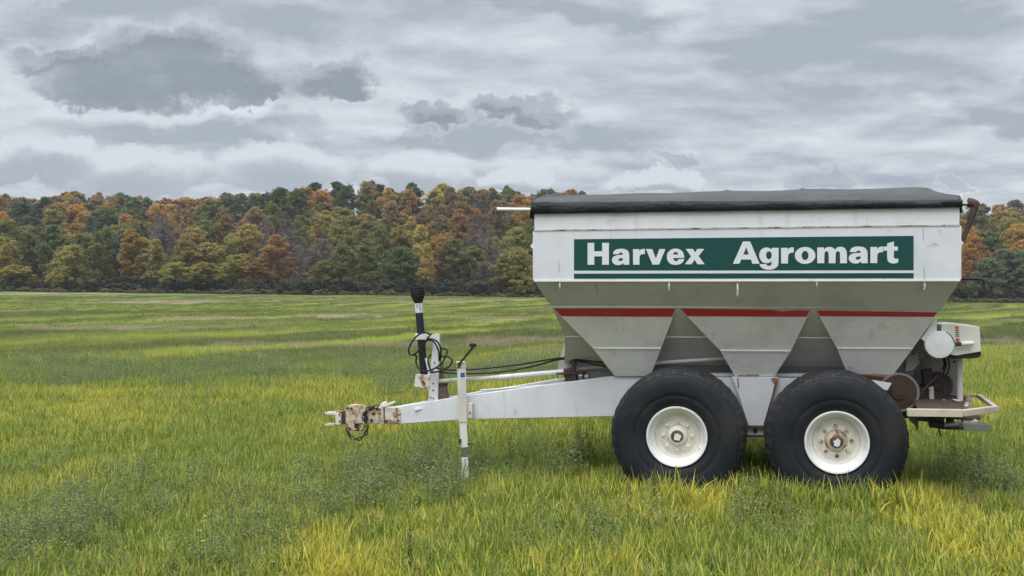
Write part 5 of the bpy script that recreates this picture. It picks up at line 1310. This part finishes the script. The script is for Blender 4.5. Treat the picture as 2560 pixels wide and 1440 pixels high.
# the rest of the wood: behind the spreader and beyond the photo's sides, one mass
wm = [crown_mesh('wood_crown', 2000 + i, pf, 12, 0.8, 4.6, 130, 6500, 0.24, MFI) for i, pf in enumerate((prof_round, prof_oval, prof_dome))]
cwood = hidden_collection('wood_crowns', wm)
pts = [(a, b, h, w) for (a, b, h, w) in hidden_spots]
for (rname, ry, sp, hs, ws) in ROWS:
    for sgn in (-1, 1):
        x = (1.0 + 0.02) * (2720 - 1280) / F * ry
        while x < 0.95 * ry: pts.append((sgn * x, ry + tr.uniform(-3, 3), hs, ws)); x += sp * tr.uniform(0.8, 1.2)
for k in range(260): pts.append((tr.uniform(-190, 190), tr.uniform(328, 375), 1.0, 1.0))
pts = np.array(pts); n = len(pts)
cn = list(COL.values()); cc = np.array([cn[i] + (1.0,) for i in rs.randint(0, len(cn), n)])
o = scatter('woodland', np.stack([pts[:, 0], pts[:, 1], ground(pts[:, 0], pts[:, 1])], 1), np.stack([np.zeros(n), np.zeros(n), rs.rand(n) * 6.28], 1),
            np.stack([pts[:, 3] * (0.85 + .3 * rs.rand(n))] * 2 + [pts[:, 2] * (0.82 + .3 * rs.rand(n))], 1), rs.randint(0, 3, n), cwood, cattr=cc)
tag(o, 'mass of autumn wood continuing behind the spreader and over the ridge', 'woodland', kind='stuff')
# undergrowth along the foot of the wood
um = [crown_mesh('bush', 3000 + i, prof_dome, 2.6, -0.2, 2.2, 26, 900, 0.17, MFI, csize=(0.35, 0.7)) for i in range(3)]
cu = hidden_collection('bushes', um)
n = 520; x = (rs.rand(n) * 2 - 1) * 175; y = 215.6 + 9.5 * rs.rand(n) ** 1.5
y = y + np.where(x < -95, 2.0, 0)
uc = np.array([(0.075, 0.08, 0.045, 1), (0.09, 0.075, 0.05, 1), (0.06, 0.075, 0.05, 1), (0.11, 0.085, 0.06, 1), (0.10, 0.11, 0.05, 1)])
s = 0.55 + 0.75 * rs.rand(n)
o = scatter('undergrowth', np.stack([x, y, ground(x, y)], 1), np.stack([np.zeros(n), np.zeros(n), rs.rand(n) * 6.28], 1), np.stack([s * 1.2, s * 1.2, s], 1), rs.randint(0, 3, n), cu, cattr=uc[rs.randint(0, 5, n)])
tag(o, 'dark tangled undergrowth along the foot of the wood', 'undergrowth', kind='stuff')
n = 620; x = (rs.rand(n) * 2 - 1) * 175; y = 215.5 - 5.5 * rs.rand(n) ** 2.2 - 2.0 * fbm(x * 0.06, x * 0.0, 61)
mc = np.array([(0.26, 0.22, 0.12, 1), (0.20, 0.19, 0.085, 1), (0.15, 0.13, 0.075, 1), (0.13, 0.15, 0.06, 1)]); s = 0.14 + 0.26 * rs.rand(n) ** 1.6
o = scatter('field_margin', np.stack([x, y, ground(x, y)], 1), np.stack([np.zeros(n), np.zeros(n), rs.rand(n) * 6.28], 1), np.stack([s * 1.7, s * 1.7, s], 1), rs.randint(0, 3, n), cu, cattr=mc[rs.randint(0, 4, n)])
tag(o, 'rough dry grass and small bushes between the field and the wood', 'field margin', kind='stuff')

# ---- thin autumn air over the whole place
mh = bpy.data.materials.new('thin_haze'); mh.use_nodes = True
for n_ in list(mh.node_tree.nodes):
    if n_.type == 'BSDF_PRINCIPLED': mh.node_tree.nodes.remove(n_)
pv_ = mh.node_tree.nodes.new('ShaderNodeVolumePrincipled'); pv_.inputs['Color'].default_value = (0.86, 0.89, 0.93, 1); pv_.inputs['Density'].default_value = HAZE; pv_.inputs['Anisotropy'].default_value = 0.2
mh.node_tree.links.new(pv_.outputs[0], [n_ for n_ in mh.node_tree.nodes if n_.type == 'OUTPUT_MATERIAL'][0].inputs['Volume'])
hz_ = MB().box((0, 870, 25), (1900, 1960, 70)).build('haze', mh); tag(hz_, kind='stuff')
# ================================================================== SKY AND LIGHT
SUN_EL, SUN_AZ = R(64), R(205)
sv = Vector((math.sin(SUN_AZ) * math.cos(SUN_EL), math.cos(SUN_AZ) * math.cos(SUN_EL), math.sin(SUN_EL)))
sl = bpy.data.lights.new('sun', 'SUN'); sl.energy = 2.2; sl.angle = R(50); sl.color = (1.0, 0.96, 0.90)
so = bpy.data.objects.new('sun', sl); C.objects.link(so); so.rotation_euler = (-sv).to_track_quat('-Z', 'Y').to_euler()
wd_ = bpy.data.worlds.new('World'); S.world = wd_; wd_.use_nodes = True
t = NT(wd_.node_tree)
bg = [n for n in t.n if n.type == 'BACKGROUND'][0]
sky = t.node('ShaderNodeTexSky', sky_type='NISHITA', sun_disc=False, sun_elevation=SUN_EL, sun_rotation=SUN_AZ, air_density=1.0, dust_density=2.0)
D = t.vmath('NORMALIZE', t.node('ShaderNodeTexCoord').outputs['Generated'])
sx = t.node('ShaderNodeSeparateXYZ'); t.put(sx.inputs[0], D)
def plane(dz):
    zc = t.math('ADD', t.math('MAXIMUM', sx.outputs[2], 0.0), 0.13 + dz)
    cx_ = t.node('ShaderNodeCombineXYZ'); t.put(cx_.inputs[0], t.math('DIVIDE', sx.outputs[0], zc)); t.put(cx_.inputs[1], t.math('DIVIDE', sx.outputs[1], zc))
    return cx_.outputs[0]
pl = plane(0.0); pl_up = plane(0.010)
# bearing / height of a direction ahead (tangents), where the single clouds float
yc = t.math('MAXIMUM', sx.outputs[1], 0.02)
ce = t.node('ShaderNodeCombineXYZ'); t.put(ce.inputs[0], t.math('DIVIDE', sx.outputs[0], yc)); t.put(ce.inputs[1], t.math('DIVIDE', sx.outputs[2], yc))
ae = ce.outputs[0]
wn1 = t.noise(t.vmath('MULTIPLY', ae, (1.0, 1.5, 1)), 9.3, 4, 0.55); wn2 = t.noise(t.vmath('MULTIPLY', ae, (1.0, 1.2, 1)), 25, 8, 0.66)
def warp(amp1, amp2):
    w = t.vmath('ADD', t.vmath('MULTIPLY', t.vmath('SUBTRACT', wn1.outputs['Color'], (.5, .5, .5)), (amp1 * 1.3, amp1, 0)), t.vmath('MULTIPLY', t.vmath('SUBTRACT', wn2.outputs['Color'], (.5, .5, .5)), (amp2, amp2, 0)))
    return t.vmath('ADD', ae, w)
wa = warp(0.05, 0.07)
def blobs(lst, vec):
    cur = None
    for (px, py, rx, ry) in lst:
        c = ((px - 1280) / F, (HOR - py) / F); r_ = (rx / F, ry / F)
        v = t.vmath('MULTIPLY_ADD', vec, (1 / r_[0], 1 / r_[1], 0), (-c[0] / r_[0], -c[1] / r_[1], 0))
        d = t.vmath('DOT_PRODUCT', v, v)
        cur = d if cur is None else t.math('MINIMUM', cur, d)
    return cur
def deck_noise(v):
    b1 = t.noise(t.vmath('MULTIPLY', v, (0.85, 1.0, 1)), 1.15, 9, 0.56, 0.1)
    b2 = t.noise(t.vmath('MULTIPLY', v, (0.80, 1.0, 1)), 3.4, 8, 0.60, 0.05)
    return t.math('ADD', t.math('MULTIPLY', b1.outputs[0], 0.64), t.math('MULTIPLY', b2.outputs[0], 0.36))
base = deck_noise(pl); base_up = deck_noise(pl_up)
relief = t.math('SUBTRACT', base, base_up)
lum = t.math('ADD', t.ramp(base, 0.33, 0.67), t.math('MULTIPLY', relief, 1.7))
# broad darker veils
veil = blobs([(380, 20, 520, 75), (2200, 110, 420, 140), (1500, 35, 260, 50), (2500, 240, 260, 60), (1250, 335, 330, 45), (560, 310, 260, 40)], warp(0.09, 0.05))
lum = t.math('SUBTRACT', lum, t.math('MULTIPLY', t.ramp(veil, 1.4, 0.1), 0.50))
# low cumulus: lit rounded tops, grey undersides
cum = [(715, 420, 190, 75), (1040, 430, 150, 58), (330, 425, 230, 70), (120, 390, 150, 62), (30, 400, 70, 60), (1290, 440, 110, 40), (1640, 455, 160, 36)]
cu_d = blobs(cum, warp(0.035, 0.042)); cu_d2 = blobs([(x, y + 34, rx * 0.96, ry * 0.78) for x, y, rx, ry in cum], warp(0.035, 0.03))
lum = t.math('MAXIMUM', lum, t.math('MULTIPLY', t.ramp(cu_d, 1.25, 0.6), 0.9))
lum = t.math('SUBTRACT', lum, t.math('MULTIPLY', t.math('MULTIPLY', t.ramp(cu_d2, 1.25, 0.0), t.ramp(cu_d, 1.2, 0.7)), 0.80))
lum = t.math('MINIMUM', t.math('MAXIMUM', lum, 0.05), 1.05)
col = t.mix(lum, c4((0.388, 0.440, 0.512)), c4((0.740, 0.790, 0.848)))
# bright rims round the near dark clouds, then the clouds themselves
dark = [(420, 190, 330, 62), (440, 125, 190, 48), (150, 150, 130, 32), (250, 220, 160, 38), (625, 205, 85, 42), (835, 190, 110, 52), (890, 232, 75, 28), (630, 245, 55, 18), (1310, 282, 130, 32), (1225, 285, 60, 26), (1075, 288, 62, 28), (1690, 400, 70, 18), (2060, 455, 70, 26), (2375, 466, 34, 10)]
dd = blobs(dark, wa)
rim = t.math('MULTIPLY', t.ramp(dd, 3.6, 1.2), 0.30)
col = t.mix(rim, col, c4((0.80, 0.84, 0.89)))
ddu = blobs([(x, y + 30, rx, ry) for x, y, rx, ry in dark], warp(0.055, 0.075))
puff = t.math('ADD', t.math('MULTIPLY', t.ramp(ddu, 0.35, 1.5), 0.55), t.math('ADD', t.math('MULTIPLY', relief, 2.5), t.math('MULTIPLY', t.math('SUBTRACT', wn2.outputs[0], 0.5), 1.1)))
dcol = t.mix(t.ramp(puff, -0.15, 0.85), c4((0.27, 0.312, 0.375)), c4((0.455, 0.50, 0.565)))
hi = t.ramp(sx.outputs[0], -0.02, 0.10)
dcol = t.mix(t.math('MULTIPLY', hi, 0.45), dcol, c4((0.52, 0.57, 0.66)))
col = t.mix(t.math('MULTIPLY', t.ramp(dd, 1.62, 0.42), 0.95), col, dcol)
# unseen sky behind the viewer and overhead brightened, added to light the scene
sd = t.math('MAXIMUM', t.vmath('DOT_PRODUCT', D, tuple(sv)), 0.0)
glow = t.math('MULTIPLY', t.math('POWER', sd, 4.0), 1.6)
zen = t.math('MULTIPLY', t.ramp(sx.outputs[2], 0.45, 0.95), 0.8)
gain = t.math('ADD', 1.0, t.math('ADD', glow, zen))
col = t.vmath('SCALE', col, (0, 0, 0)); 
nsc = t.n[-1] if False else [n for n in t.n if n.type == 'VECT_MATH' and n.operation == 'SCALE'][-1]
t.put(nsc.inputs['Scale'], t.math('MULTIPLY', gain, 9.3))
col = t.mix(0.95, sky.outputs[0], col)
t.put(bg.inputs['Color'], col); bg.inputs['Strength'].default_value = 0.10

# ------------------------------------------------------------------ render settings
S.view_settings.view_transform = 'Standard'; S.view_settings.look = 'None'; S.view_settings.gamma = 1.0; S.view_settings.exposure = 0.12
S.view_settings.use_curve_mapping = False
S.render.engine = 'CYCLES'
S.cycles.max_bounces = 8; S.cycles.diffuse_bounces = 3; S.cycles.glossy_bounces = 3; S.cycles.transmission_bounces = 4; S.cycles.transparent_max_bounces = 4
S.cycles.use_denoising = True
S.cycles.use_adaptive_sampling = True; S.cycles.adaptive_threshold = 0.02
